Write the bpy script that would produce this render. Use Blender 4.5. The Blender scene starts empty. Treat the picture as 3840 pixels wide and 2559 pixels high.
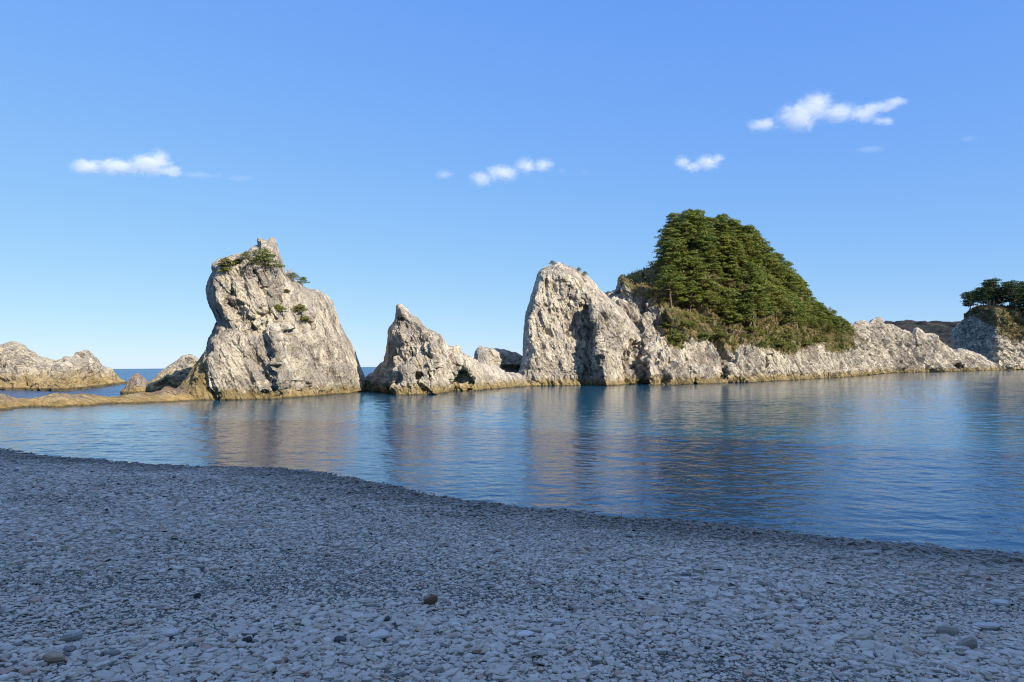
import bpy, math, random
import numpy as np
from mathutils import Matrix, Vector

random.seed(7)
RNG = np.random.default_rng(11)
scene = bpy.context.scene
COL = scene.collection

# ------------------------------------------------------------------ camera
CAM = np.array([0.0, 0.0, 3.2])
PW, PH, FPX = 3840.0, 2559.0, 2560.0       # photograph size, focal length in its pixels
PITCH, ROLL = 2.074, -0.447
camd = bpy.data.cameras.new('camera'); cam = bpy.data.objects.new('camera', camd); COL.objects.link(cam)
camd.sensor_width = 36; camd.lens = 24.0; camd.clip_start = 0.1; camd.clip_end = 60000
RM = Matrix.Rotation(math.radians(90 + PITCH), 4, 'X') @ Matrix.Rotation(math.radians(ROLL), 4, 'Z')
cam.matrix_world = Matrix.Translation(CAM) @ RM
scene.camera = cam
RC = np.array(RM.to_3x3())

# ------------------------------------------------------------------ light
SUN_AZ, SUN_EL = 42.0, 27.0                # degrees right of straight behind the camera
az, el = math.radians(SUN_AZ), math.radians(SUN_EL)
TO_SUN = Vector((math.sin(az) * math.cos(el), -math.cos(az) * math.cos(el), math.sin(el)))
sun = bpy.data.lights.new('sun', 'SUN'); sun.energy = 5.0; sun.angle = math.radians(0.53); sun.color = (1.0, 0.90, 0.76)
so = bpy.data.objects.new('sun', sun); COL.objects.link(so)
so.rotation_euler = TO_SUN.to_track_quat('Z', 'Y').to_euler()
W = bpy.data.worlds.new('World'); scene.world = W; W.use_nodes = True
wn = W.node_tree; wn.nodes.clear()
sky = wn.nodes.new('ShaderNodeTexSky'); sky.sky_type = 'NISHITA'; sky.sun_disc = False
sky.sun_elevation = el; sky.sun_rotation = math.radians(180 - SUN_AZ)
sky.air_density = 0.7; sky.dust_density = 0.1; sky.ozone_density = 3.0; sky.altitude = 0
# the photograph's tone curve flattens the sky: one power per channel
sc_ = wn.nodes.new('ShaderNodeSeparateColor'); cc = wn.nodes.new('ShaderNodeCombineColor'); wn.links.new(sky.outputs[0], sc_.inputs[0])
for i, (k, gm) in enumerate(((1.00, .63), (1.71, .45), (4.5, .08))):
    p = wn.nodes.new('ShaderNodeMath'); p.operation = 'POWER'; p.inputs[1].default_value = gm; wn.links.new(sc_.outputs[i], p.inputs[0])
    q = wn.nodes.new('ShaderNodeMath'); q.operation = 'MULTIPLY'; q.inputs[1].default_value = k; wn.links.new(p.outputs[0], q.inputs[0]); wn.links.new(q.outputs[0], cc.inputs[i])
# added fill light: sky brightened overhead, out of view, to lift the shaded beach
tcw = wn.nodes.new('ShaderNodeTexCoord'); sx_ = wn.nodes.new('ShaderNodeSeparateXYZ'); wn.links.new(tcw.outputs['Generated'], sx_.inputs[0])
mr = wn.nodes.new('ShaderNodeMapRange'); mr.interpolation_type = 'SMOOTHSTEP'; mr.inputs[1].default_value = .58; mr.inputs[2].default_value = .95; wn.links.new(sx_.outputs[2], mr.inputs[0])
zenith_fill = wn.nodes.new('ShaderNodeMix'); zenith_fill.data_type = 'RGBA'; zenith_fill.blend_type = 'ADD'; wn.links.new(mr.outputs[0], zenith_fill.inputs[0]); wn.links.new(cc.outputs[0], zenith_fill.inputs[6]); zenith_fill.inputs[7].default_value = (2.9, 3.3, 2.8, 1)
bg = wn.nodes.new('ShaderNodeBackground'); bg.inputs[1].default_value = 0.11
wo = wn.nodes.new('ShaderNodeOutputWorld')
wn.links.new(zenith_fill.outputs[2], bg.inputs[0]); wn.links.new(bg.outputs[0], wo.inputs[0])
vs = scene.view_settings; vs.view_transform = 'Standard'; vs.look = 'None'; vs.gamma = 1; vs.use_curve_mapping = False
vs.exposure = 0.75
cy = scene.cycles
cy.max_bounces = 6; cy.diffuse_bounces = 3; cy.glossy_bounces = 3; cy.volume_bounces = 3; cy.transparent_max_bounces = 8
cy.volume_step_rate = 0.25; cy.volume_max_steps = 256
cy.use_denoising = True; cy.pixel_filter_type = 'BLACKMAN_HARRIS'; cy.filter_width = 1.1
try:
    cy.denoiser = 'OPENIMAGEDENOISE'; cy.denoising_input_passes = 'RGB_ALBEDO_NORMAL'
except Exception: pass
cy.caustics_reflective = False; cy.caustics_refractive = False

# ------------------------------------------------------------------ picture <-> world, for placing things
def ray(sx, sy):
    sx = np.asarray(sx, float); sy = np.asarray(sy, float)
    v = np.stack([(sx - PW / 2) / FPX, -(sy - PH / 2) / FPX, -np.ones_like(sx)], -1)
    return v @ RC.T
def at_y(sx, sy, y):
    d = ray(sx, sy); t = y / d[..., 1]
    return CAM + d * t[..., None]
def at_z(sx, sy, z=0.0):
    d = ray(sx, sy); t = (z - CAM[2]) / d[..., 2]
    return CAM + d * t[..., None]
def proj(p):
    q = (p - CAM) @ RC
    return q[..., 0] / -q[..., 2] * FPX + PW / 2, PH / 2 - q[..., 1] / -q[..., 2] * FPX

Z = {1: (650, 850, 800 / 1792), 2: (1350, 1100, 650 / 2353), 3: (1900, 950, 600 / 1775), 4: (2250, 780, 1000 / 2240),
     5: (3050, 1040, 790 / 2353), 6: (0, 1250, 800 / 2281), 0: (0, 0, 3840 / 2353)}
def zz(k, pts):
    ox, oy, s = Z[k]
    return np.array([(ox + x * s, oy + y * s) for x, y in pts], float)

# ------------------------------------------------------------------ noise
def _h(i, j, k, s):
    n = (i.astype(np.uint32) * np.uint32(374761393)) ^ (j.astype(np.uint32) * np.uint32(668265263)) ^ (k.astype(np.uint32) * np.uint32(2246822519)) ^ np.uint32((s * 3266489917 + 12345) & 0xffffffff)
    n = (n ^ (n >> np.uint32(13))) * np.uint32(1274126177)
    n = (n ^ (n >> np.uint32(15))) * np.uint32(2246822519)
    n = n ^ (n >> np.uint32(16))
    return n.astype(np.float32) * np.float32(2.0 / 4294967295.0) - np.float32(1)
def vnoise(p, seed=0):
    f = np.floor(p); i = f.astype(np.int64); t = (p - f).astype(np.float32); t = t * t * t * (t * (t * 6 - 15) + 10)
    r = 0
    for a in (0, 1):
        wa = t[:, 0] if a else 1 - t[:, 0]
        for b in (0, 1):
            wb = t[:, 1] if b else 1 - t[:, 1]
            for c in (0, 1):
                wc = t[:, 2] if c else 1 - t[:, 2]
                r = r + wa * wb * wc * _h(i[:, 0] + a, i[:, 1] + b, i[:, 2] + c, seed)
    return r
def fbm(p, oct=4, seed=0, gain=.5):
    r = 0; a = 1; 
    for o in range(oct):
        r = r + a * vnoise(p * 2.03 ** o + 17.3 * o, seed + o); a *= gain
    return r
def facets(p, seed=0, tiltk=.8):
    """broken planar facets: every point takes the tilted plane of its nearest random seed"""
    f = np.floor(p).astype(np.int64); best = np.full(len(p), 1e9, np.float32); val = np.zeros(len(p), np.float32)
    for a in (-1, 0, 1):
        for b in (-1, 0, 1):
            for c in (-1, 0, 1):
                i, j, k = f[:, 0] + a, f[:, 1] + b, f[:, 2] + c
                q = np.stack([i + .5 + .45 * _h(i, j, k, seed + 1), j + .5 + .45 * _h(i, j, k, seed + 2), k + .5 + .45 * _h(i, j, k, seed + 3)], 1)
                r = p - q; d = (r * r).sum(1).astype(np.float32)
                v = .5 * _h(i, j, k, seed + 4) + tiltk * (r[:, 0] * _h(i, j, k, seed + 5) + r[:, 1] * _h(i, j, k, seed + 6) + r[:, 2] * _h(i, j, k, seed + 7))
                m = d < best; best[m] = d[m]; val[m] = v[m]
    return val
def ridged(p, oct=4, seed=0, gain=.55):
    r = 0; a = 1
    for o in range(oct):
        r = r + a * (1 - 2.2 * np.abs(vnoise(p * 2.07 ** o + 9.1 * o, seed + o))); a *= gain
    return r

# ------------------------------------------------------------------ meshes and objects
def mesh_arrays(name, V, sizes, idx, smooth=True):
    m = bpy.data.meshes.new(name)
    V = np.ascontiguousarray(V, np.float32); sizes = np.asarray(sizes, np.int32); idx = np.ascontiguousarray(idx, np.int32).ravel()
    m.vertices.add(len(V)); m.vertices.foreach_set('co', V.ravel())
    m.loops.add(len(idx)); m.loops.foreach_set('vertex_index', idx)
    m.polygons.add(len(sizes)); st = np.zeros(len(sizes), np.int32); st[1:] = np.cumsum(sizes)[:-1]
    m.polygons.foreach_set('loop_start', st)
    try: m.polygons.foreach_set('loop_total', sizes)
    except Exception: pass
    m.polygons.foreach_set('use_smooth', np.full(len(sizes), smooth, bool))
    m.update(calc_edges=True); m.validate()
    return m
def attr(m, name, vals):
    a = m.attributes.new(name, 'FLOAT', 'POINT'); a.data.foreach_set('value', np.ascontiguousarray(vals, np.float32))
def obj(name, m, mat=None, parent=None, loc=None):
    o = bpy.data.objects.new(name, m); COL.objects.link(o)
    if m is not None and mat is not None: m.materials.append(mat)
    if parent is not None: o.parent = parent
    if loc is not None: o.location = loc
    return o
def tag(o, label=None, cat=None, group=None, kind=None):
    if label: o['label'] = label
    if cat: o['category'] = cat
    if group: o['group'] = group
    if kind: o['kind'] = kind
    return o
class MB:
    def __init__(s): s.v = []; s.f = []; s.n = 0
    def add(s, V, F):
        s.v.append(np.asarray(V, float)); s.f += [tuple(i + s.n for i in f) for f in F]; s.n += len(V)
    def tube(s, pts, rad, k=6):
        pts = [Vector(p) for p in pts]; V = []; F = []
        for i, p in enumerate(pts):
            d = (pts[min(i + 1, len(pts) - 1)] - pts[max(i - 1, 0)]).normalized()
            a = d.orthogonal().normalized() if i == 0 else (a - d * a.dot(d)).normalized()
            b = d.cross(a)
            for j in range(k):
                t = 2 * math.pi * j / k
                V.append(p + (a * math.cos(t) + b * math.sin(t)) * rad[i])
        for i in range(len(pts) - 1):
            for j in range(k):
                F.append((i * k + j, i * k + (j + 1) % k, (i + 1) * k + (j + 1) % k, (i + 1) * k + j))
        F.append(tuple(range(k))[::-1]); F.append(tuple((len(pts) - 1) * k + j for j in range(k)))
        s.add([tuple(q) for q in V], F)
    def mesh(s, name, smooth=True):
        V = np.concatenate(s.v); return mesh_arrays(name, V, [len(f) for f in s.f], np.array([i for f in s.f for i in f]), smooth)

# ------------------------------------------------------------------ materials
def mat(name):
    m = bpy.data.materials.new(name); m.use_nodes = True; nt = m.node_tree; nt.nodes.clear()
    out = nt.nodes.new('ShaderNodeOutputMaterial'); b = nt.nodes.new('ShaderNodeBsdfPrincipled'); nt.links.new(b.outputs[0], out.inputs[0])
    return m, nt, b, out
class NG:
    """short helpers for building node trees"""
    def __init__(s, nt): s.nt = nt
    def link(s, a, b): s.nt.links.new(a, b)
    def node(s, t, **kw):
        n = s.nt.nodes.new(t)
        for k, v in kw.items(): setattr(n, k, v)
        return n
    def put(s, n, i, v):
        if v is None: return
        if isinstance(v, bpy.types.NodeSocket): s.link(v, n.inputs[i])
        else: n.inputs[i].default_value = v
    def math(s, op, a, b=None, c=None, clamp=False):
        n = s.node('ShaderNodeMath', operation=op, use_clamp=clamp); s.put(n, 0, a); s.put(n, 1, b); s.put(n, 2, c); return n.outputs[0]
    def noise(s, vec, scale, detail=4, rough=.55, dist=0.0):
        n = s.node('ShaderNodeTexNoise'); s.put(n, 'Vector', vec); n.inputs['Scale'].default_value = scale; n.inputs['Detail'].default_value = detail
        n.inputs['Roughness'].default_value = rough; n.inputs['Distortion'].default_value = dist; return n.outputs['Fac']
    def ramp(s, fac, lo, hi, a=0.0, b=1.0):
        n = s.node('ShaderNodeMapRange', interpolation_type='SMOOTHSTEP'); s.put(n, 0, fac); s.put(n, 1, lo); s.put(n, 2, hi); s.put(n, 3, a); s.put(n, 4, b); return n.outputs[0]
    def mix(s, fac, a, b, mode='MIX'):
        n = s.node('ShaderNodeMix', data_type='RGBA', blend_type=mode); s.put(n, 0, fac)
        for i, v in ((6, a), (7, b)):
            s.put(n, i, v if isinstance(v, bpy.types.NodeSocket) else tuple(v) + (1,))
        return n.outputs[2]
    def mapping(s, vec, rot=(0, 0, 0), scale=(1, 1, 1), loc=(0, 0, 0)):
        n = s.node('ShaderNodeMapping'); s.put(n, 0, vec); n.inputs[1].default_value = loc; n.inputs[2].default_value = rot; n.inputs[3].default_value = scale; return n.outputs[0]
    def bump(s, h, strength, dist, normal=None):
        n = s.node('ShaderNodeBump'); n.inputs['Strength'].default_value = strength; n.inputs['Distance'].default_value = dist; s.put(n, 'Height', h); s.put(n, 'Normal', normal); return n.outputs[0]

def rock_material(name, tilt=25, pale=(.68, .61, .48), mid=(.50, .445, .36), grey=(.29, .26, .23), ochre=(.38, .285, .135), band=1.0, fine=1.0, greyness=0.5, veg=False, lichen=0.0, foot=None):
    m, nt, b, out = mat(name); g = NG(nt)
    pos = g.node('ShaderNodeNewGeometry').outputs['Position']
    sep = g.node('ShaderNodeSeparateXYZ'); g.link(pos, sep.inputs[0]); z = sep.outputs[2]
    st = g.mapping(g.mapping(pos, rot=(0, math.radians(tilt), 0)), scale=(1, 1, .22))
    n1 = g.noise(pos, .16 * fine, 5, .6, .6)
    n2 = g.noise(st, .75 * fine, 7, .68, .4)
    n3 = g.noise(st, 3.2 * fine, 6, .7)
    n4 = g.noise(pos, 1.1 * fine, 8, .72, 1.2)
    sl = g.mapping(g.mapping(pos, rot=(0, math.radians(tilt), 0)), scale=(1, 1, .12))
    n5 = g.noise(sl, 2.1 * fine, 4, .62, .2); n6 = g.noise(pos, 5.5 * fine, 5, .75)
    c = g.mix(g.ramp(n2, .42, .60), pale, mid)
    n7 = g.noise(g.mapping(st, scale=(1, 1, 2.2)), .28 * fine, 3, .55, .8)
    c = g.mix(g.math('MULTIPLY', g.ramp(n7, .50, .56), g.ramp(n6, .25, .6, .35, .9)), c, (.30, .26, .225))
    gm = g.math('MULTIPLY', g.ramp(g.math('ADD', g.math('MULTIPLY', n1, .62), g.math('MULTIPLY', n4, .38)), .54 - .13 * greyness, .62 - .10 * greyness), .85)
    c = g.mix(gm, c, grey)
    c = g.mix(g.ramp(n6, .50, .62, 0, .72), c, (grey[0] * .8, grey[1] * .78, grey[2] * .76))
    c = g.mix(g.ramp(n4, .54, .66, 0, .75), c, (min(.8, pale[0] * 1.22), pale[1] * 1.2, pale[2] * 1.14))
    c = g.mix(g.ramp(n5, .585, .65, 0, .85), c, (grey[0] * .38, grey[1] * .36, grey[2] * .34))
    if lichen: c = g.mix(g.math('MULTIPLY', g.ramp(g.noise(pos, .5, 6, .7, .5), .5, .64), lichen), c, (.34, .29, .13))
    if veg:
        at = g.node('ShaderNodeAttribute', attribute_name='veg'); vm = g.ramp(g.math('ADD', at.outputs['Fac'], g.math('MULTIPLY', g.math('SUBTRACT', n4, .5), 2.6)), .35, .6)
        soil = g.mix(g.ramp(g.noise(pos, .9, 6, .7), .4, .6), (.27, .20, .11), (.14, .14, .05))
        c = g.mix(vm, c, soil)
    zb = g.math('ADD', z, g.math('MULTIPLY', g.math('SUBTRACT', n4, .5), 3.2 * band))
    zb = g.math('ADD', zb, g.math('MULTIPLY', g.math('SUBTRACT', n1, .5), 1.2 * band))
    if foot:
        zb = g.math('SUBTRACT', zb, g.math('MULTIPLY', g.ramp(sep.outputs[0], foot[0], foot[0] - 1.2), foot[1]))
    oc = g.mix(g.ramp(n2, .35, .65), ochre, (ochre[0] * .55, ochre[1] * .55, ochre[2] * .5))
    c = g.mix(g.ramp(zb, .55 * band, 1.75 * band, .95, 0), c, oc)
    c = g.mix(g.ramp(z, .05, .22, .75, 0), c, (.05, .045, .022))
    g.link(c, b.inputs['Base Color']); b.inputs['Roughness'].default_value = .93
    b.inputs['Specular IOR Level'].default_value = .25
    h = g.math('ADD', g.math('MULTIPLY', n3, .5), g.math('MULTIPLY', n2, 1.3))
    h = g.math('ADD', h, g.math('MULTIPLY', n4, .9)); h = g.math('SUBTRACT', h, g.math('MULTIPLY', g.ramp(n5, .57, .66), .35)); h = g.math('ADD', h, g.math('MULTIPLY', n6, .5))
    vor = g.node('ShaderNodeTexVoronoi', feature='DISTANCE_TO_EDGE'); g.link(g.mapping(st, scale=(1, 1, 1)), vor.inputs['Vector']); vor.inputs['Scale'].default_value = .9 * fine
    h = g.math('ADD', h, g.math('MULTIPLY', g.ramp(vor.outputs['Distance'], 0, .12), .22))
    g.link(g.bump(h, 1.0, .52 / fine), b.inputs['Normal'])
    return m

def leaf_material(name, cols, rough=.6, nscale=.8, trans=.25):
    m, nt, b, out = mat(name); g = NG(nt)
    rnd = g.node('ShaderNodeObjectInfo').outputs['Random']
    pos = g.node('ShaderNodeNewGeometry').outputs['Position']
    c = g.mix(g.ramp(g.noise(pos, nscale, 4, .7), .38, .62), cols[0], cols[1])
    c = g.mix(g.math('MULTIPLY', rnd, .8), c, cols[2]); c = g.mix(g.ramp(g.noise(pos, 3.5, 3, .7),   .48, .60, 0, .5), c, tuple(x * .5 for x in cols[1]))
    g.link(c, b.inputs['Base Color']); b.inputs['Roughness'].default_value = rough; b.inputs['Specular IOR Level'].default_value = .2
    tr = g.node('ShaderNodeBsdfTranslucent'); g.link(c, tr.inputs[0]); mx = g.node('ShaderNodeMixShader'); mx.inputs[0].default_value = trans
    g.link(b.outputs[0], mx.inputs[1]); g.link(tr.outputs[0], mx.inputs[2]); g.link(mx.outputs[0], out.inputs[0])
    return m
def plain(name, col, rough=.85, nscale=6, var=.35):
    m, nt, b, out = mat(name); g = NG(nt)
    pos = g.node('ShaderNodeNewGeometry').outputs['Position']
    c = g.mix(g.noise(pos, nscale, 5, .7), tuple(x * (1 - var) for x in col), tuple(x * (1 + var) for x in col))
    g.link(c, b.inputs['Base Color']); b.inputs['Roughness'].default_value = rough
    return m

# ------------------------------------------------------------------ signed distance shapes turned into closed meshes
def poly_sd(px, pz, poly):
    d2 = np.full(px.shape, 1e9, np.float32); ins = np.zeros(px.shape, bool); n = len(poly)
    for i in range(n):
        ax, az_ = poly[i]; bx, bz = poly[(i + 1) % n]
        ex, ez = bx - ax, bz - az_; wx, wz = px - ax, pz - az_
        t = np.clip((wx * ex + wz * ez) / (ex * ex + ez * ez + 1e-12), 0, 1)
        d2 = np.minimum(d2, (wx - ex * t) ** 2 + (wz - ez * t) ** 2)
        if abs(ez) > 1e-12:
            c = ((az_ <= pz) & (pz < bz)) | ((bz <= pz) & (pz < az_))
            ins ^= c & (px < ax + (pz - az_) / ez * ex)
    d = np.sqrt(d2)
    return np.where(ins, d, -d)

CORN = np.array([(i, j, k) for i in (0, 1) for j in (0, 1) for k in (0, 1)])
def surface_nets(F, org, h):
    F[0] = F[-1] = -1; F[:, 0] = F[:, -1] = -1; F[:, :, 0] = F[:, :, -1] = -1
    nx, ny, nz = F.shape; ins = F > 0
    cnt = np.zeros((nx - 1, ny - 1, nz - 1), np.int8)
    for i, j, k in CORN: cnt += ins[i:nx - 1 + i, j:ny - 1 + j, k:nz - 1 + k]
    act = np.argwhere((cnt > 0) & (cnt < 8))
    vid = np.full(cnt.shape, -1, np.int32); vid[tuple(act.T)] = np.arange(len(act))
    fv = np.stack([F[act[:, 0] + i, act[:, 1] + j, act[:, 2] + k] for i, j, k in CORN], 1)
    acc = np.zeros((len(act), 3), np.float32); n = np.zeros(len(act), np.float32)
    for a in range(8):
        for b in range(a + 1, 8):
            if np.abs(CORN[a] - CORN[b]).sum() != 1: continue
            m = (fv[:, a] > 0) != (fv[:, b] > 0)
            t = fv[m, a] / (fv[m, a] - fv[m, b])
            acc[m] += CORN[a] + t[:, None] * (CORN[b] - CORN[a]); n[m] += 1
    V = (act + acc / n[:, None]) * h + org
    Q = []
    for ax in range(3):
        b_, c_ = (ax + 1) % 3, (ax + 2) % 3
        s0 = [slice(None)] * 3; s1 = [slice(None)] * 3; s0[ax] = slice(0, -1); s1[ax] = slice(1, None)
        A = ins[tuple(s0)]; B = ins[tuple(s1)]
        e = np.argwhere(A != B)
        e = e[(e[:, b_] > 0) & (e[:, c_] > 0) & (e[:, b_] < F.shape[b_] - 1) & (e[:, c_] < F.shape[c_] - 1)]
        pos = ins[tuple(e.T)]
        ob = np.zeros(3, int); ob[b_] = 1; oc = np.zeros(3, int); oc[c_] = 1
        q = np.stack([vid[tuple((e - ob - oc).T)], vid[tuple((e - oc).T)], vid[tuple(e.T)], vid[tuple((e - ob).T)]], 1)
        q[~pos] = q[~pos][:, ::-1]
        Q.append(q)
    return V, np.concatenate(Q)

def vnormals(V, Q):
    n = np.cross(V[Q[:, 2]] - V[Q[:, 0]], V[Q[:, 3]] - V[Q[:, 1]]); N = np.zeros_like(V)
    for c in range(4):
        for a in range(3): N[:, a] += np.bincount(Q[:, c], n[:, a], len(V))
    return N / (np.linalg.norm(N, axis=1)[:, None] + 1e-9)

def rock(name, label, cat, outline, water, T, D, mat_, flare=2.0, vox=.2, feats=(), amp=.5, strata=.35, fine=.12, tilt=25, seed=1, zmax_flare=12., back=1.0, group=None, lean=0.0, veg=None, sfreq=1.0, p=2.0, lump=5.0, vegsoft=1.0, Dx=None, slash=.0, facet=.8):
    """outline: traced in photo pixels; water: photo pixels of the front waterline; both turned into metres, then thickened to T on each side"""
    wp = at_z(water[:, 0], water[:, 1], 0.0); Yr = float(wp[:, 1].mean()) + T + flare; CZ = CAM[2]
    wa = wp[:, 0] * Yr / wp[:, 1]; o = np.argsort(wa); wa, wy = wa[o], wp[o, 1]
    yw = lambda a: np.interp(a, wa, wy)
    P = at_y(outline[:, 0], outline[:, 1], np.full(len(outline), Yr)); poly = [(q[0], q[2]) for q in P]
    pa = np.array(poly); a0, a1, b1 = pa[:, 0].min() - 3, pa[:, 0].max() + 3, pa[:, 1].max() + 3; b0 = -14.0
    poly = poly + [(poly[-1][0], -30), (poly[0][0], -30)]
    A_ = np.arange(a0, a1, vox, dtype=np.float32); B_ = np.arange(b0, b1, vox, dtype=np.float32); GX, GB = np.meshgrid(A_, B_, indexing='ij')
    d = poly_sd(GX, GB, poly)
    YC = yw(GX) + T + flare; GZ = (GB - CZ) * YC / Yr + CZ; YC = YC + lean * np.maximum(GZ, 0)
    if Dx is not None:
        q = at_y(np.array([k[0] for k in Dx]), np.full(len(Dx), 1300.), np.full(len(Dx), Yr))[:, 0]; D = np.interp(GX, q, [k[1] for k in Dx])
    Df = D * (1 + .35 * vnoise(np.stack([GX.ravel() / lump, GB.ravel() / lump, np.full(GX.size, seed * 3.7)], 1), seed + 40).reshape(GX.shape))
    u = 1 - np.clip(d / Df, 0, 1)
    t = T * np.clip(1 - u ** p, 0, 1) ** (1 / p)
    t = np.where(d < 0, d * 1.5, t + .02)
    yf = YC - t - np.where(d > 0, flare * np.clip(1 - GZ / zmax_flare, 0, 1.1) * np.clip(d / 1.5, 0, 1), 0)
    G = np.zeros_like(GX)
    for ft in feats:
        W_ = at_y(ft['pts'][:, 0], ft['pts'][:, 1], np.full(len(ft['pts']), Yr))
        if ft['t'] == 'poly':
            sd = poly_sd(GX, GB, [(q[0], q[2]) for q in W_]) + .12 * fbm(np.stack([GX.ravel() / 1.2, GB.ravel() / 1.2, np.full(GX.size, 5.1)], 1), 2, seed + 81).reshape(GX.shape)
            G += ft['a'] * np.clip(sd / ft['w'] + .5, 0, 1)
        elif ft['t'] == 'blob':
            c = W_[0]; s_ = Yr / FPX
            r = np.sqrt(((GX - c[0]) / (ft['rx'] * s_)) ** 2 + ((GB - c[2]) / (ft['rz'] * s_)) ** 2)
            r = r * (1 + .22 * fbm(np.stack([GX.ravel() * .9, GB.ravel() * .9, np.full(GX.size, 7.7)], 1), 3, seed + 80).reshape(GX.shape)); G += ft['a'] * np.clip(1.0 - r ** ft.get('k', 4), 0, 1)
        else:
            oz = np.argsort(W_[:, 2]); lz, lx = W_[oz, 2], W_[oz, 0]
            wob = .25 * vnoise(np.stack([GB.ravel() * .8, GX.ravel() * 0, np.full(GX.size, 3.3)], 1), seed + 60).reshape(GX.shape)
            dx = GX - np.interp(GB, lz, lx) - wob
            low = lz[0] < 1.5
            zm = np.clip((lz[-1] - GB) / ft.get('top', 1.2), 0, 1) * (1 if low else np.clip((GB - lz[0] + 1.0) / 1.0, 0, 1))
            if ft['t'] == 'step': sh = np.where(dx < 0, np.clip(1 + dx / ft['wl'], 0, 1), np.exp(-np.maximum(dx, 0) / ft['wr']))
            else: sh = np.exp(-(dx / ft['w']) ** 2)
            G += ft['a'] * sh * zm
    yf = yf - G * np.clip(d / 1.0, 0, 1)
    yb = YC + np.where(d < 0, d * 1.5, t * back)
    inn = d > 0; y0 = float(yf[inn & (GZ > -2)].min()) - 1.0; y1 = float(yb[inn].max()) + 1.0
    ys = np.arange(y0, y1, vox, dtype=np.float32); ex = np.array([a0 * y0, a0 * y1, a1 * y0, a1 * y1]) / Yr
    x0, x1 = float(ex.min()), float(ex.max()); z0, z1 = -1.6, float((b1 - CZ) * y1 / Yr + CZ)
    xs = np.arange(x0, x1, vox, dtype=np.float32); zs = np.arange(z0, z1, vox, dtype=np.float32)
    F = np.full((len(xs), len(ys), len(zs)), -1, np.float32)
    yfm, ybm = yf.astype(np.float32), yb.astype(np.float32)
    for j, y in enumerate(ys):
        fa = np.clip((xs * Yr / y - a0) / vox, 0, len(A_) - 1.001); fb = np.clip(((zs - CZ) * Yr / y + CZ - b0) / vox, 0, len(B_) - 1.001)
        ia, ib = fa.astype(int), fb.astype(int); wa_, wb_ = (fa - ia)[:, None], (fb - ib)[None, :]
        S4 = lambda M: (M[np.ix_(ia, ib)] * (1 - wa_) + M[np.ix_(ia + 1, ib)] * wa_) * (1 - wb_) + (M[np.ix_(ia, ib + 1)] * (1 - wa_) + M[np.ix_(ia + 1, ib + 1)] * wa_) * wb_
        F[:, j, :] = np.minimum(y - S4(yfm), S4(ybm) - y)
    V, Q = surface_nets(F, np.array([x0, y0, z0], np.float32), vox); del F
    # carve and weather
    V = V.astype(np.float32); N = vnormals(V, Q)
    a = math.radians(tilt); R2 = np.array([[math.cos(a), 0, math.sin(a)], [0, 1, 0], [-math.sin(a), 0, math.cos(a)]], np.float32)
    S = V @ R2.T
    disp = amp * .8 * fbm(V / 5.0, 3, seed) + amp * .4 * fbm(V / 1.8, 2, seed + 9)
    sq = S * np.array([1.0, 1.0, .26], np.float32)
    disp += strata * (ridged(sq / (1.9 * sfreq), 4, seed + 20) - .55)
    disp -= strata * .9 * np.clip(ridged(sq / (3.1 * sfreq) + 5, 2, seed + 31) - 1.1, 0, 1) 
    blocky = fbm(S / 1.1, 2, seed + 50); disp += fine * (np.round(blocky * 3) / 3 + blocky) * .7
    disp += fine * ridged(V / .8, 3, seed + 70)
    wp_ = S + .35 * np.stack([vnoise(V / 1.4, seed + 15), vnoise(V / 1.4 + 7, seed + 16), vnoise(V / 1.4 + 3, seed + 17)], 1)
    disp += facet * .85 * facets(wp_ * np.array([1, 1, .45], np.float32) / (2.6 * sfreq), seed + 100) + facet * .42 * facets(wp_ * np.array([1, 1, .5], np.float32) / (.95 * sfreq), seed + 120)
    sw = S + .5 * np.stack([vnoise(V / 2.2, seed + 5), vnoise(V / 2.2 + 7, seed + 6), 0 * V[:, 0]], 1)
    gv = vnoise(sw * np.array([1, .8, .13], np.float32) / (.95 * sfreq), seed + 90) + .5 * vnoise(sw * np.array([1, .8, .16], np.float32) / (.42 * sfreq), seed + 91)
    disp -= slash * np.clip(gv - .30, 0, .35) / .35
    disp += slash * .5 * np.clip(-gv - .2, 0, .5)
    ka = np.clip(((V[:, 0] * Yr / V[:, 1] - a0) / vox).astype(int), 0, len(A_) - 1); kb = np.clip((((V[:, 2] - CZ) * Yr / V[:, 1] + CZ - b0) / vox).astype(int), 0, len(B_) - 1)
    disp = disp * np.clip(.22 + d[ka, kb] / 2.6, .16, 1)
    V = V + N * disp[:, None]
    base = np.array([np.median(V[:, 0]), np.median(V[:, 1]), 0.0], np.float32)
    m = mesh_arrays(name, V - base, np.full(len(Q), 4), Q, smooth=False)
    if veg is not None:
        sx, sy = proj(V.astype(float))
        attr(m, 'veg', np.clip(.5 + poly_sd(sx.astype(np.float32), sy.astype(np.float32), [tuple(q) for q in veg]) / (28 * vegsoft), 0, 1) * (V[:, 2] > 1.5))
    ob = obj(name, m, mat_, loc=tuple(base)); tag(ob, label, cat, group)
    N = vnormals(V, Q)
    return ob, V, N

def step(k, pts, a, wl=.4, wr=4.0, top=1.2): return dict(t='step', pts=zz(k, pts), a=a, wl=wl, wr=wr, top=top)
def groove(k, pts, a, w, top=1.0): return dict(t='groove', pts=zz(k, pts), a=-a, w=w, top=top)
def carve(k, pts, a, w=.5): return dict(t='poly', pts=zz(k, pts), a=-a, w=w)
def blob(k, c, rx, rz, a, kk=4): s = Z[k][2]; return dict(t='blob', pts=zz(k, [c]), rx=rx * s, rz=rz * s, a=a, k=kk)

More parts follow.
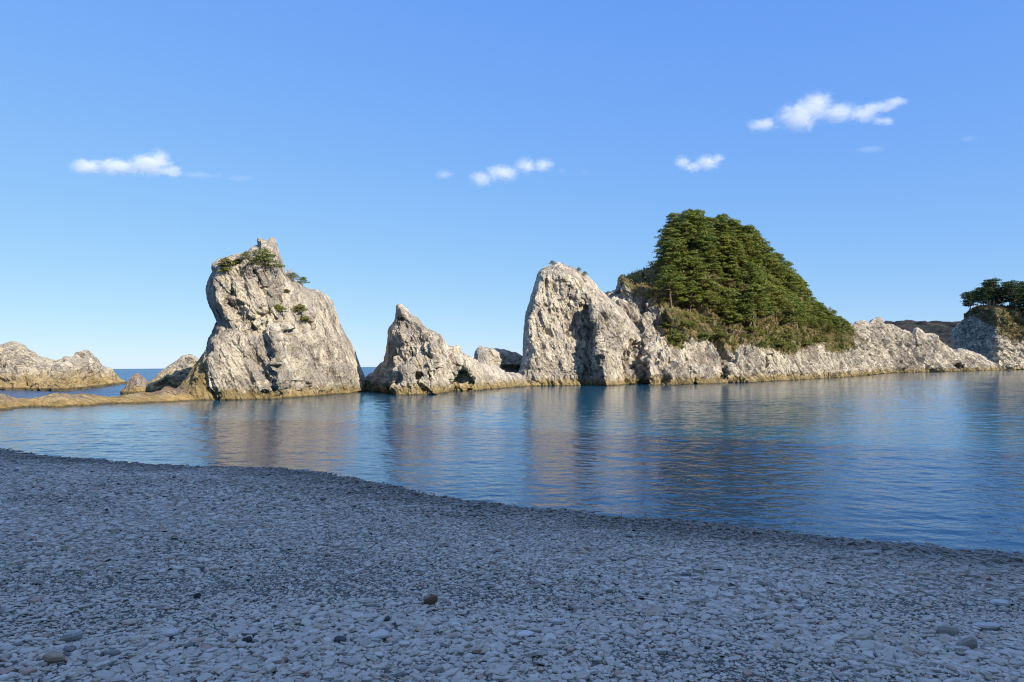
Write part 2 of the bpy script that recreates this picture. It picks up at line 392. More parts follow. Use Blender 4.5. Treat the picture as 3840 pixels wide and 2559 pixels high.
M_stack = rock_material('weathered_white_rock', tilt=28, greyness=.35, band=.8)
M_tall = rock_material('stained_white_rock', tilt=28, greyness=.45, band=.8, foot=(-30.2, 3.4))
M_grey = rock_material('grey_white_rock', tilt=20, greyness=.5, band=.8, fine=1.2)
M_head = rock_material('pale_cliff_rock', tilt=24, greyness=.3, band=1.0, veg=True, fine=.9)
M_ridge = rock_material('ridge_rock', tilt=40, pale=(.68, .60, .47), mid=(.48, .43, .35), greyness=.25, band=1.0, veg=True, fine=.7)
M_low = rock_material('ochre_reef_rock', tilt=60, pale=(.46, .36, .22), mid=(.30, .20, .11), grey=(.20, .14, .10), ochre=(.46, .33, .14), band=.55, greyness=.3, fine=1.3)
M_isle = rock_material('lichened_rock', tilt=70, pale=(.60, .54, .43), mid=(.44, .38, .28), grey=(.28, .25, .22), ochre=(.42, .31, .15), band=2.0, greyness=.25, lichen=.5)

# ------------------------------------------------------------------ the big rocks
stack_out = zz(1, [(-60, 1440), (20, 1375), (60, 1345), (130, 1260), (200, 1150), (280, 1030), (300, 950), (335, 900), (345, 850), (360, 820), (375, 800), (345, 740), (310, 670), (290, 600), (283, 530), (300, 470), (320, 420), (345, 380), (328, 345), (335, 320), (380, 280), (460, 258), (500, 250), (560, 232), (620, 222), (650, 180), (690, 165), (715, 162), (708, 102), (722, 94), (740, 97), (760, 124), (785, 118), (800, 112), (825, 98), (842, 105), (855, 130), (862, 170), (885, 230), (900, 290), (912, 350), (930, 385), (960, 415), (1000, 448), (1060, 480), (1110, 515), (1170, 530), (1240, 548), (1290, 590), (1330, 640), (1355, 700), (1385, 790), (1400, 850), (1440, 910), (1480, 970), (1520, 1050), (1540, 1110), (1570, 1180), (1600, 1240), (1620, 1290), (1628, 1400)])
stack_w = zz(1, [(-60, 1465), (100, 1462), (380, 1455), (830, 1452), (1100, 1430), (1300, 1414), (1600, 1394), (1700, 1388)])
rock_a, VA, NA = rock('sea_stack', 'tall leaning white rock stack with a split summit horn and a dwarf pine', 'sea stack', stack_out, stack_w, 6.0, 2.7, M_tall, Dx=[(760, 1.4), (900, 2.2), (1100, 3.2), (1400, 3.2)], p=2.5, slash=.34, facet=.55, flare=3.0, vox=.14, amp=.34, strata=.26, fine=.10, tilt=28, seed=3, feats=[
    step(1, [(800, 820), (822, 930), (845, 1060), (860, 1180), (875, 1300)], 2.3, .25, 5.5, .6),
    step(1, [(345, 850), (305, 960), (300, 1080), (345, 1220), (372, 1300), (372, 1460)], 2.0, .5, 7, 1.5),
    blob(1, (560, 560), 330, 300, 1.3, 3), groove(1, [(560, 520), (520, 600), (440, 720)], .5, .5),
    blob(1, (980, 950), 140, 110, -.5), blob(1, (760, 1350), 60, 50, .8), step(1, [(890, 240), (740, 165), (735, 90)], .6, .3, 2),
    step(1, [(560, 230), (600, 330), (700, 430)], .6, .3, 3), groove(1, [(395, 1360), (370, 1455)], 1.0, .35)])

rock2_out = zz(2, [(-60, 1340), (-20, 1220), (60, 1140), (130, 1110), (180, 1095), (230, 1020), (280, 965), (330, 930), (335, 850), (355, 780), (375, 650), (380, 540), (400, 470), (440, 420), (475, 370), (490, 320), (497, 230), (508, 155), (540, 162), (590, 185), (640, 235), (690, 300), (740, 318), (780, 345), (830, 400), (860, 430), (920, 480), (980, 505), (1040, 530), (1090, 570), (1130, 620), (1170, 670), (1210, 712), (1280, 722), (1320, 702), (1360, 750), (1375, 810), (1420, 830), (1470, 870), (1520, 890), (1560, 900), (1600, 950), (1720, 1000), (1850, 1010), (1900, 1050), (2000, 1080), (2100, 1090), (2200, 1130), (2300, 1210), (2340, 1280)])
rock2_w = zz(2, [(-60, 1318), (80, 1320), (330, 1352), (480, 1372), (1000, 1376), (1200, 1340), (1500, 1340), (1720, 1305), (2000, 1290), (2340, 1262)])
rock_b, VB, NB = rock('pointed_rock', 'jagged pointed rock with a black sea cave and a low tail of pale reef', 'rock', rock2_out, rock2_w, 3.6, 2.2, M_grey, Dx=[(1420, 1.0), (1520, 1.6), (1620, 2.4)], p=2.5, slash=.4, flare=1.8, vox=.15, amp=.34, strata=.28, fine=.14, tilt=20, seed=8, zmax_flare=8, feats=[
    step(2, [(620, 850), (590, 1000), (560, 1180), (500, 1360)], 1.7, .3, 3.5, .8),
    step(2, [(330, 1000), (330, 1340)], 1.4, .3, 4, .5),
    blob(2, (560, 352), 62, 34, -1.6), carve(2, [(1150, 1290), (1180, 1190), (1250, 1110), (1300, 1070), (1325, 995), (1400, 1005), (1470, 1045), (1515, 1130), (1540, 1210), (1500, 1345), (1480, 1600), (1190, 1600)], 3.1, .6), blob(2, (800, 1135), 55, 75, -.9, 2), blob(2, (960, 1110), 40, 85, -.8, 2),
    step(2, [(960, 560), (1010, 760), (1020, 900)], .7, .3, 2), blob(2, (1660, 920), 30, 70, -.9), groove(2, [(2030, 1090), (2110, 1270)], .9, .25)])

bould_out = zz(2, [(1500, 1130), (1545, 890), (1570, 780), (1600, 735), (1640, 712), (1665, 738), (1750, 745), (1850, 760), (1950, 770), (2050, 800), (2120, 805), (2190, 840), (2240, 880), (2300, 1000), (2300, 1100)])
bould_w = zz(2, [(1500, 1262), (2300, 1238)])
rock('boulder', 'rounded grey boulder with a shaded underside wedged behind the low pale reef', 'boulder', bould_out, bould_w, 4.5, 3.2, M_grey, flare=.0, vox=.2, amp=.35, strata=.2, fine=.12, tilt=70, seed=12, feats=[blob(2, (2050, 1040), 240, 60, -1.5)])

st3_out = zz(3, [(120, 1370), (150, 1290), (165, 1230), (190, 1150), (185, 950), (205, 800), (215, 680), (240, 590), (265, 530), (290, 430), (310, 360), (350, 240), (385, 190), (440, 160), (500, 142), (560, 112), (620, 125), (700, 155), (780, 190), (860, 240), (930, 290), (980, 340), (1040, 410), (1110, 460), (1200, 560), (1330, 690), (1420, 810), (1500, 900), (1545, 960), (1555, 1010), (1500, 1040), (1400, 1040), (1335, 1120), (1310, 1190), (1345, 1330), (1362, 1440)])
st3_w = zz(3, [(80, 1480), (450, 1474), (800, 1470), (1100, 1466), (1360, 1452), (1600, 1446)])
rock_c, VC, NC = rock('rock_slab', 'broad rounded pale slab of rock with a dark ridge shadow, left of the wooded islet', 'rock', st3_out, st3_w, 6.5, 2.6, M_stack, Dx=[(1950, 1.0), (2060, 2.0), (2250, 3.2)], p=2.5, slash=.35, flare=3.5, vox=.17, amp=.34, strata=.22, fine=.13, tilt=12, seed=15, feats=[
    step(3, [(955, 455), (985, 640), (1010, 760), (1030, 1000), (1030, 1150), (1100, 1460)], 4.6, .7, 5, 2.5),
    carve(3, [(950, 470), (880, 560), (745, 675), (672, 780), (685, 910), (745, 1090), (775, 1180), (840, 1240), (835, 1700), (1085, 1700), (1010, 1160), (1010, 900), (985, 700)], 1.0, 1.2), step(3, [(860, 370), (900, 540)], 1.0, .3, 3), step(3, [(1330, 700), (1480, 800), (1550, 1000)], 1.2, .5, 3), groove(3, [(700, 330), (690, 560)], .8, .7), groove(3, [(840, 1200), (850, 1450)], 1.3, .6)])

tree_line = [(500, 340), (510, 300), (540, 200), (540, 150), (600, 110), (700, 75), (780, 95), (880, 90), (960, 60), (1070, 75), (1130, 130), (1250, 220), (1350, 235), (1410, 310), (1440, 370), (1500, 390), (1560, 395), (1600, 450), (1650, 540), (1700, 600), (1750, 670), (1850, 750), (1900, 880), (2000, 980), (2100, 1050)]
head_out = zz(4, [(-120, 1400), (-120, 760), (-40, 735), (20, 722), (60, 722), (135, 700), (150, 640), (175, 580), (240, 568), (330, 545), (400, 520), (470, 470), (540, 400), (610, 310), (700, 240), (800, 215), (900, 215), (980, 205), (1060, 230), (1130, 290), (1250, 370), (1350, 400), (1440, 500), (1550, 560), (1640, 690), (1750, 830), (1850, 915), (1950, 950), (2050, 1000), (2150, 1060), (2260, 1150), (2330, 1280), (2360, 1400)])
head_w = zz(4, [(-120, 1484), (210, 1484), (400, 1480), (600, 1482), (820, 1476), (1000, 1470), (1250, 1466), (1500, 1452), (1700, 1441), (1900, 1430), (2050, 1420), (2130, 1412), (2300, 1396)])
veg_zone = zz(4, [(150, 650), (120, 500), (400, 100), (1000, -100), (2300, 700), (2300, 1150), (2180, 1130), (2050, 1215), (1920, 1210), (1880, 1130), (1780, 1150), (1700, 1190), (1620, 1240), (1500, 1205), (1400, 1190), (1300, 1160), (1180, 1150), (1120, 1215), (1000, 1180), (900, 1100), (800, 1115), (720, 1060), (700, 1180), (640, 1190), (540, 1120), (540, 1000), (500, 850), (410, 760), (300, 740), (220, 640)])
rock_d, VD, ND = rock('wooded_islet', 'large wooded islet of pale cliffs covered with green pines', 'islet', head_out, head_w, 14., 13., M_head, Dx=[(2250, 4.), (2400, 5.), (2560, 8.), (2700, 12.), (3100, 10), (3300, 6)], lean=.22, facet=1.3, slash=1.0, flare=9.0, vox=.25, amp=.5, strata=.50, fine=.18, tilt=24, seed=21, zmax_flare=16, veg=veg_zone, p=1.7, sfreq=1.3, lump=9, feats=[
    step(4, [(395, 1110), (405, 1200), (415, 1490)], 5.5, .6, 9, 2.5), step(4, [(590, 1370), (620, 1490)], 1.8, .4, 4), step(4, [(1090, 1270), (1095, 1480)], 1.6, .4, 4),
    step(4, [(1405, 1170), (1430, 1370)], 2.4, .4, 6, 1), step(4, [(1900, 1200), (1920, 1290), (1935, 1440)], 3.0, .5, 6), blob(4, (1020, 1410), 44, 55, -2.2), blob(4, (1175, 1440), 70, 40, -1.6), blob(4, (815, 1455), 25, 35, -1.5),
    step(4, [(330, 870), (360, 960), (385, 1080)], 2.0, .5, 5), step(4, [(800, 1330), (820, 1450)], 1.3, .3, 3), groove(4, [(690, 1180), (760, 1400)], .9, .6), groove(4, [(1700, 1200), (1760, 1380)], .9, .5)])

ridge_out = zz(5, [(150, 900), (230, 600), (340, 545), (400, 535), (440, 532), (480, 512), (520, 505), (535, 488), (570, 510), (600, 542), (625, 510), (645, 488), (680, 475), (712, 448), (745, 462), (765, 500), (790, 530), (850, 532), (920, 550), (1000, 590), (1060, 610), (1105, 635), (1130, 590), (1155, 575), (1190, 590), (1250, 640), (1300, 638), (1370, 660), (1400, 710), (1480, 770), (1550, 812), (1590, 822), (1612, 792), (1660, 800), (1750, 832), (1850, 870), (1950, 920), (2030, 940), (2080, 985), (2130, 1015), (2200, 1035)])
ridge_w = zz(5, [(100, 1128), (480, 1102), (700, 1082), (900, 1066), (1300, 1059), (1700, 1050), (2100, 1040), (2200, 1037)])
rock_e, VE, NE = rock('rock_ridge', 'long serrated white rock ridge sloping down into the bay right of the wooded islet', 'rock ridge', ridge_out, ridge_w, 9., 7., M_ridge, lean=.2, facet=1.5, slash=1.6, flare=6., vox=.32, amp=.55, strata=.75, fine=.32, tilt=40, seed=27, zmax_flare=9, sfreq=1.6, veg=zz(5, [(150, 480), (380, 560), (600, 720), (560, 740), (430, 640), (440, 760), (350, 840), (200, 780)]), feats=[
    blob(5, (1610, 1010), 60, 55, -3), step(5, [(1330, 735), (1310, 800), (1420, 900)], 2.0, .6, 6), step(5, [(1140, 640), (1180, 740)], 1.6, .6, 5), step(5, [(250, 1000), (300, 1110)], 2.0, .5, 4), step(5, [(400, 1030), (420, 1110)], 1.6, .5, 4)])

far_out = zz(5, [(1560, 1035), (1570, 800), (1550, 690), (1560, 590), (1600, 540), (1650, 510), (1685, 480), (1695, 430), (1750, 385), (1850, 340), (2000, 330), (2200, 340), (2353, 350), (2700, 380), (3000, 600), (3200, 900)])
far_w = zz(5, [(1500, 1014), (1560, 1017), (1800, 1027), (2070, 1037), (2353, 1034), (3200, 1030)])
far_veg = zz(5, [(1690, 470), (1650, 350), (1800, 200), (3200, 100), (3200, 800), (2353, 690), (2250, 720), (2150, 660), (2060, 640), (2040, 560), (1930, 520), (1800, 420)])
rock_f, VF, NF = rock('pine_topped_rock', 'steep islet at the right edge with a shaded face and umbrella pines on top', 'islet', far_out, far_w, 14., 5., M_ridge, facet=1.6, p=2.4, slash=1.2, flare=6., vox=.45, amp=.8, strata=.8, fine=.35, tilt=40, seed=33, veg=far_veg, zmax_flare=30, sfreq=2., lump=12, feats=[step(5, [(1900, 560), (1960, 700), (2040, 860), (2090, 1030)], 5., 2.0, 14, 5)])

isle_out = zz(6, [(-900, 500), (-700, 300), (-400, 160), (0, 130), (60, 125), (130, 106), (200, 120), (260, 150), (310, 190), (370, 215), (430, 265), (500, 270), (560, 285), (610, 298), (660, 275), (690, 250), (720, 245), (745, 262), (770, 265), (810, 220), (860, 188), (900, 178), (950, 195), (1000, 240), (1050, 290), (1090, 340), (1150, 370), (1200, 400), (1240, 440), (1260, 480), (1330, 512), (1350, 530)])
isle_w = zz(6, [(-900, 590), (0, 585), (400, 592), (700, 596), (900, 580), (1050, 556), (1330, 537)])
rock('low_islet', 'low rounded tan rock islet with two humps at the left edge of the view', 'islet', isle_out, isle_w, 9., 5.0, M_isle, slash=.3, flare=6.0, vox=.27, amp=.5, strata=.40, fine=.14, tilt=75, seed=41, zmax_flare=5., p=1.8, feats=[step(6, [(640, 470), (600, 500)], .8, .3, 3), blob(6, (480, 560), 260, 60, 1.5, 2)])
sm_out = zz(6, [(1290, 625), (1340, 590), (1360, 540), (1400, 480), (1430, 440), (1470, 424), (1510, 445), (1560, 490), (1600, 560), (1620, 620)])
rock('small_rock', 'small ochre rock with a blunt peak standing left of the dark leaning rock', 'rock', sm_out, zz(6, [(1240, 640), (1640, 632)]), 2.0, 2.0, M_low, facet=.4, flare=.8, vox=.13, amp=.2, strata=.12, fine=.07, tilt=40, seed=44, zmax_flare=3)
ln_out = zz(6, [(1500, 620), (1515, 560), (1580, 525), (1640, 490), (1700, 430), (1760, 380), (1850, 312), (1900, 285), (1930, 250), (1960, 233), (2040, 230), (2090, 250), (2135, 285), (2200, 400), (2300, 600)])
rock('leaning_rock', 'dark wedge of rock lying in the shadow of the tall leaning stack', 'rock', ln_out, zz(6, [(1480, 615), (1700, 608), (2300, 600)]), 4.0, 3.0, M_isle, flare=2.0, vox=.2, amp=.3, strata=.2, fine=.1, tilt=-50, seed=46, zmax_flare=6)
reef_out = zz(6, [(-1100, 760), (-600, 690), (-300, 670), (0, 655), (60, 665), (130, 692), (200, 705), (330, 712), (410, 702), (480, 675), (550, 658), (620, 645), (680, 638), (740, 652), (830, 668), (900, 645), (980, 655), (1100, 680), (1250, 690), (1350, 662), (1450, 645), (1600, 640), (1720, 612), (1790, 575), (1880, 600), (1960, 580), (2100, 560), (2250, 560), (2330, 600)])
reef_w = zz(6, [(-1100, 905), (-600, 868), (0, 826), (300, 803), (600, 797), (1000, 781), (1300, 766), (1600, 751), (1900, 736), (2280, 706), (2400, 706)])
rock('reef', 'low ochre weed-covered reef running across the left side of the bay', 'reef', reef_out, reef_w, 3.2, 1.6, M_low, facet=.5, slash=.15, flare=1.6, vox=.12, amp=.2, strata=.16, fine=.14, tilt=80, seed=48, zmax_flare=1.6, p=1.6, lump=3)

# ------------------------------------------------------------------ water
def grid_sheet(name, poly_xy, z, mat_, kind='structure'):
    V = np.array([(x, y, z) for x, y in poly_xy]); m = mesh_arrays(name, V, [len(V)], np.arange(len(V)), False)
    o = obj(name, m, mat_); tag(o, kind=kind); return o
def water_material(name, col, a, rough, layers, ior=1.333, spec=.5):
    m, nt, b, out = mat(name); g = NG(nt)
    pos = g.node('ShaderNodeNewGeometry').outputs['Position']
    h = None
    for sc_, sx, rot, w, det in layers:
        v = g.mapping(pos, rot=(0, 0, math.radians(rot)), scale=(sx, 1, 1))
        n = g.math('MULTIPLY', g.noise(v, sc_, det, .5, .3), w)
        h = n if h is None else g.math('ADD', h, n)
    patch = g.ramp(g.noise(g.mapping(pos, scale=(.35, 1, 1)), .05, 3, .5), .35, .65, .6, 1.25)
    h = g.math('MULTIPLY', h, patch)
    c = g.mix(g.noise(pos, .04, 3, .5), tuple(x * .8 for x in col), tuple(x * 1.25 for x in col))
    g.link(c, b.inputs['Base Color']); b.inputs['Roughness'].default_value = rough; b.inputs['IOR'].default_value = ior; b.inputs['Specular IOR Level'].default_value = spec
    g.link(g.bump(h, 1.0, a), b.inputs['Normal'])
    return m
M_bay = water_material('bay_water', (.007, .070, .122), 1.0, .05, [(2.6, .9, 6, .026, 3), (8.0, .9, 20, .008, 3)])
M_sea = water_material('open_sea_water', (.003, .05, .125), 1.0, .25, [(.9, .5, 0, .34, 5), (.2, .45, 8, .8, 3)], spec=.25)
grid_sheet('sea', [(-30000, -50), (30000, -50), (30000, 45000), (-30000, 45000)], -.35, M_sea)
line = at_z(np.array([-1400., -600, 0, 450, 700, 900, 1400, 1500, 1650, 2000, 2300, 2600, 2900, 3150, 3350, 3700, 3840]), np.array([1555., 1545, 1527, 1505, 1487, 1480, 1468, 1462, 1455, 1438, 1432, 1428, 1415, 1400, 1391, 1384.5, 1378.]))
def bay_mesh(ncol=1300, nrow=950):
    A = np.linspace(-1.15, 1.0, ncol); o_ = np.argsort(line[:, 0] / line[:, 1]); yl = np.interp(A, (line[:, 0] / line[:, 1])[o_], line[:, 1][o_])
    T_ = np.linspace(0, 1, nrow); Y = 7.0 * (yl[:, None] / 7.0) ** T_[None, :]; X = A[:, None] * Y
    dr = Y * np.log(yl / 7.0)[:, None] / nrow; H = np.zeros_like(X, dtype=np.float32)
    rg = np.random.default_rng(4)
    pn = vnoise(np.stack([X.ravel() / 9, Y.ravel() / 14, 0 * X.ravel()], 1), 3).reshape(X.shape); pn2 = vnoise(np.stack([X.ravel() / 3, Y.ravel() / 4, 0 * X.ravel() + 5], 1), 4).reshape(X.shape)
    for k in range(48):
        lam = .22 * (2.8 / .22) ** (rg.uniform() ** 1.3); th = math.radians(rg.normal(78, 34)); kk = 2 * math.pi / lam
        amp_ = .0112 / kk * (1.15 - .35 * (lam > 1.5)); fade = np.clip(lam / (2.2 * dr) - 1, 0, 1)
        H += (amp_ * fade * np.sin(kk * (X * math.cos(th) + Y * math.sin(th)) + rg.uniform(0, 6.28) + 2.2 * pn * (1 if lam > 1 else -1.3) + 1.4 * pn2)).astype(np.float32)
    H *= (.85 + .45 * pn).astype(np.float32)
    ii = np.arange(ncol * nrow).reshape(ncol, nrow); Q = np.stack([ii[:-1, :-1], ii[1:, :-1], ii[1:, 1:], ii[:-1, 1:]], -1).reshape(-1, 4)
    tag(obj('bay_water', mesh_arrays('bay_water', np.stack([X.ravel(), Y.ravel(), H.ravel()], 1), np.full(len(Q), 4), Q), M_bay), kind='structure')
bay_mesh()

# ------------------------------------------------------------------ beach
shoreS = zz(0, [(-420, 985), (-200, 1008), (0, 1033), (60, 1046), (160, 1055), (330, 1068), (460, 1075), (640, 1078), (740, 1090), (850, 1110), (960, 1135), (1080, 1155), (1250, 1173), (1400, 1190), (1560, 1200), (1700, 1215), (1850, 1232), (2000, 1250), (2200, 1270), (2353, 1281), (2700, 1305), (3300, 1345)])
SH = at_z(shoreS[:, 0], shoreS[:, 1])[:, :2]
SH = np.vstack([[SH[0] + (-40, 14)], SH, [SH[-1] + (14, -5)], [SH[-1] + (60, -9)]])
def shore_s(x, y):
    """distance inland from the waterline, negative in the water"""
    d2 = np.full(x.shape, 1e9)
    for i in range(len(SH) - 1):
        a = SH[i]; e = SH[i + 1] - a; t = np.clip(((x - a[0]) * e[0] + (y - a[1]) * e[1]) / (e @ e), 0, 1)
        d2 = np.minimum(d2, (x - a[0] - e[0] * t) ** 2 + (y - a[1] - e[1] * t) ** 2)
    side = np.where(y < np.interp(x, SH[:, 0], SH[:, 1]), 1, -1)
    return np.sqrt(d2) * side
def beach_z(x, y):
    s = shore_s(x, y)
    b = np.where(s > 0, .10 * s - .0022 * np.clip(s, 0, 18) ** 2 + .05 * (1 - np.exp(-np.maximum(s, 0) / .5)), .14 * s)
    p = np.stack([x.ravel() / 2.5, y.ravel() / 2.5, np.zeros(x.size)], 1)
    return b + (.035 * fbm(p, 3, 90)).reshape(x.shape) * np.clip(s + .5, 0, 1)
gx = np.concatenate([np.arange(-75, -26, 1.0), np.arange(-26, 18, .22), np.arange(18, 90, 1.5)]); gy = np.concatenate([np.arange(-70, 0, 2.0), np.arange(0, 30, .22), np.arange(30, 52, .8)])
XX, YY = np.meshgrid(gx, gy, indexing='ij'); ZZ = beach_z(XX, YY); ZZ = np.maximum(ZZ, -1.5)
nxg, nyg = XX.shape; ii = np.arange(nxg * nyg).reshape(nxg, nyg)
Qb = np.stack([ii[:-1, :-1], ii[1:, :-1], ii[1:, 1:], ii[:-1, 1:]], -1).reshape(-1, 4)
M_beach, nt, b, _ = mat('shingle_ground'); g = NG(nt)
pos = g.node('ShaderNodeNewGeometry').outputs['Position']
vo = g.node('ShaderNodeTexVoronoi'); g.link(pos, vo.inputs['Vector']); vo.inputs['Scale'].default_value = 34
bw = g.node('ShaderNodeSeparateColor'); g.link(vo.outputs['Color'], bw.inputs[0])
g.link(g.mix(bw.outputs[0], (.055, .053, .05), (.15, .148, .145)), b.inputs['Base Color']); b.inputs['Roughness'].default_value = .9
g.link(g.bump(vo.outputs['Distance'], 1, .03), b.inputs['Normal'])
tag(obj('beach', mesh_arrays('beach', np.stack([XX.ravel(), YY.ravel(), ZZ.ravel()], 1), np.full(len(Qb), 4), Qb), M_beach), kind='structure')
# sea bed so that the shore continues under the water
M_stone, nt, b, _ = mat('shale_stone'); g = NG(nt)
pos = g.node('ShaderNodeNewGeometry').outputs['Position']
a1 = g.node('ShaderNodeAttribute', attribute_name='tone').outputs['Fac']; a2 = g.node('ShaderNodeAttribute', attribute_name='hue').outputs['Fac']
c = g.mix(a1, (.315, .302, .28), (.52, .502, .468))
c = g.mix(g.ramp(a2, .86, .90, 0, .85), c, (.36, .30, .23)); c = g.mix(g.ramp(a2, .955, .96, 0, .8), c, (.34, .23, .19)); c = g.mix(g.ramp(a2, .03, .02, 0, .9), c, (.075, .08, .09))
c = g.mix(g.ramp(g.noise(pos, 40, 4, .7), .3, .7, 0, .35), c, (.24, .24, .25))
sp = g.node('ShaderNodeSeparateXYZ'); g.link(pos, sp.inputs[0]); wet = g.ramp(g.math('ADD', sp.outputs[2], g.math('MULTIPLY', g.math('SUBTRACT', g.noise(pos, .6, 3), .5), .25)), .10, .48, 1, 0)
c = g.mix(g.math('MULTIPLY', wet, .93), c, (.09, .08, .068)); 
g.link(c, b.inputs['Base Color']); g.link(g.math('SUBTRACT', .85, g.math('MULTIPLY', wet, .45)), b.inputs['Roughness'])
g.link(g.bump(g.noise(pos, 60, 5, .7), .5, .01), b.inputs['Normal'])

def stones(n, cx, cy_, cz, r, flat, tiltmax, K, rings, seed):
    rg = np.random.default_rng(seed)
    th = (np.arange(K) + rg.uniform(-.28, .28, (n, K))) * 2 * np.pi / K
    rad = r[:, None] * rg.uniform(.62, 1.16, (n, K)); asp = rg.uniform(.48, .95, n)[:, None]
    X = rad * np.cos(th); Y = rad * np.sin(th) * asp; t = (r * flat)[:, None]
    L = []
    if rings == 3:
        L.append(np.stack([X * .9, Y * .9, -t + 0 * X], -1)); L.append(np.stack([X, Y, t * .45 + 0 * X], -1)); L.append(np.stack([X * .76, Y * .76, t * rg.uniform(.8, 1.15, (n, K))], -1))
    else:
        L.append(np.stack([X, Y, -t * .6 + 0 * X], -1)); L.append(np.stack([X * .82, Y * .82, t * rg.uniform(.8, 1.2, (n, K))], -1))
    P = np.concatenate(L, 1)
    yaw = rg.uniform(0, 2 * np.pi, n); tl = np.abs(rg.normal(0, tiltmax, n)); ta = rg.uniform(0, 2 * np.pi, n)
    cy1, sy1 = np.cos(yaw), np.sin(yaw)
    P = np.stack([P[..., 0] * cy1[:, None] - P[..., 1] * sy1[:, None], P[..., 0] * sy1[:, None] + P[..., 1] * cy1[:, None], P[..., 2]], -1)
    ax = np.stack([np.cos(ta), np.sin(ta), 0 * ta], -1)[:, None, :]; ct, st_ = np.cos(tl)[:, None, None], np.sin(tl)[:, None, None]
    P = P * ct + np.cross(np.broadcast_to(ax, P.shape), P) * st_ + ax * (P * ax).sum(-1, keepdims=True) * (1 - ct)
    P += np.stack([cx, cy_, cz], -1)[:, None, :]
    R = rings; base = np.arange(n)[:, None] * K * R; k = np.arange(K); k1 = (k + 1) % K
    quads = np.concatenate([np.stack([q * K + k, q * K + k1, (q + 1) * K + k1, (q + 1) * K + k], -1) for q in range(R - 1)], 0).reshape(-1)
    loops = np.concatenate([quads, (R - 1) * K + k])
    idx = base + loops[None, :]; sizes = np.tile(np.concatenate([np.full((R - 1) * K, 4), [K]]), n)
    return P.reshape(-1, 3), sizes, idx.reshape(-1), K * R
def scatter_stones():
    Vs = []; Ss = []; Is = []; tones = []; hues = []; off = 0
    bands = [(2.3, 7.5, 1250, .0255, 8, 3), (7.5, 13, 900, .028, 6, 2), (13, 40, 330, .040, 6, 2)]
    for q, (ya, yb, dens, rm, K, R) in enumerate(bands):
        wmax = .82 * yb + 4.5; area = 2 * wmax * (yb - ya); n = int(area * dens)
        x = RNG.uniform(-wmax, wmax, n); y = RNG.uniform(ya, yb, n)
        s = shore_s(x, y); ok = (np.abs(x) < .82 * y + 4.5) & (s > -.5); x, y, s = x[ok], y[ok], s[ok]; n = len(x)
        # coarser and finer patches
        pf = fbm(np.stack([x / 2.2, y / 1.1, 0 * x], 1), 3, 77)
        r = rm * np.exp(RNG.normal(0, .42, n)) * (1 + .30 * pf) * (1 + .25 * np.clip((x - 2) / 5, 0, 1)); r = np.clip(r, .010, .095)
        z = beach_z(x, y) + RNG.uniform(-.3, .75, n) * r * .5
        P, S, I, vp = stones(n, x, y, z, r, RNG.uniform(.14, .36, n), .27, K, R, 100 + q)
        Vs.append(P); Ss.append(S); Is.append(I + off); off += len(P)
        tones.append(np.repeat(np.clip(RNG.normal(.5, .24, n), 0, 1), vp)); hues.append(np.repeat(RNG.uniform(0, 1, n), vp))
    m = mesh_arrays('shingle', np.concatenate(Vs), np.concatenate(Ss), np.concatenate(Is), False)
    attr(m, 'tone', np.concatenate(tones)); attr(m, 'hue', np.concatenate(hues))
    tag(obj('shingle', m, M_stone), 'flat grey shale pebbles covering the whole beach', 'pebbles', kind='stuff')
    print('stones', sum(len(s) for s in tones))
scatter_stones()

# stones that stand out on the beach, each one on its own
big = [(1616, 2256, .12, (.16, .11, .07), 'brown wedge-shaped stone standing among pale pebbles in the middle of the beach', .55),
       (1445, 2323, .09, (.05, .055, .065), 'flat charcoal stone lying just below the brown wedge-shaped stone', .30),
       (1232, 2079, .10, (.40, .33, .28), 'pinkish rectangular stone lying in the upper middle of the beach', .35),
       (928, 2403, .075, (.035, .04, .05), 'small black angular stone at the lower left of the beach', .45),
       (1275, 2400, .09, (.05, .055, .07), 'dark slate-blue splinter stone pointing up beside pale pebbles', .30),
       (740, 2236, .05, (.05, .05, .05), 'small rounded black pebble on the left half of the beach', .7),
       (1420, 2385, .16, (.42, .42, .43), 'long pale slab stone below the flat charcoal stone', .20),
       (3545, 2370, .17, (.36, .35, .33), 'large blunt grey stone with flat top near the right side of the beach', .45),
       (3625, 2425, .16, (.30, .28, .26), 'rounded grey-brown stone below the large blunt grey stone', .5),
       (3240, 2392, .17, (.38, .36, .33), 'pale humped stone with a brownish flank at the lower right', .38),
       (3255, 2075, .26, (.30, .31, .33), 'long flat bluish slab close to the waterline on the right', .16),
       (3700, 2350, .20, (.36, .36, .37), 'wide flat grey slab left of the right edge of the beach', .18),
       (3750, 2265, .17, (.38, .39, .40), 'pale oblong stone tilted toward the water at the right edge', .28),
       (2280, 2215, .10, (.42, .42, .43), 'single pale oval stone right of the middle of the beach', .3),
       (200, 2472, .15, (.26, .21, .16), 'brown flat-topped stone near the lower left corner', .32),
       (265, 2390, .14, (.33, .33, .34), 'grey knobbly stone above the brown flat-topped stone', .4),
       (1970, 2380, .13, (.46, .46, .48), 'pale blue-grey five-sided slab at the lower middle of the beach', .16),
       (2090, 2335, .11, (.46, .46, .47), 'narrow pale stone with a dark lower edge at the lower middle', .28),
       (1060, 1900, .12, (.20, .16, .13), 'reddish brown stone near the wet shingle at the waterline', .35),
       (640, 2375, .13, (.44, .44, .46), 'smooth pale lens-shaped stone in the lower left of the beach', .25)]
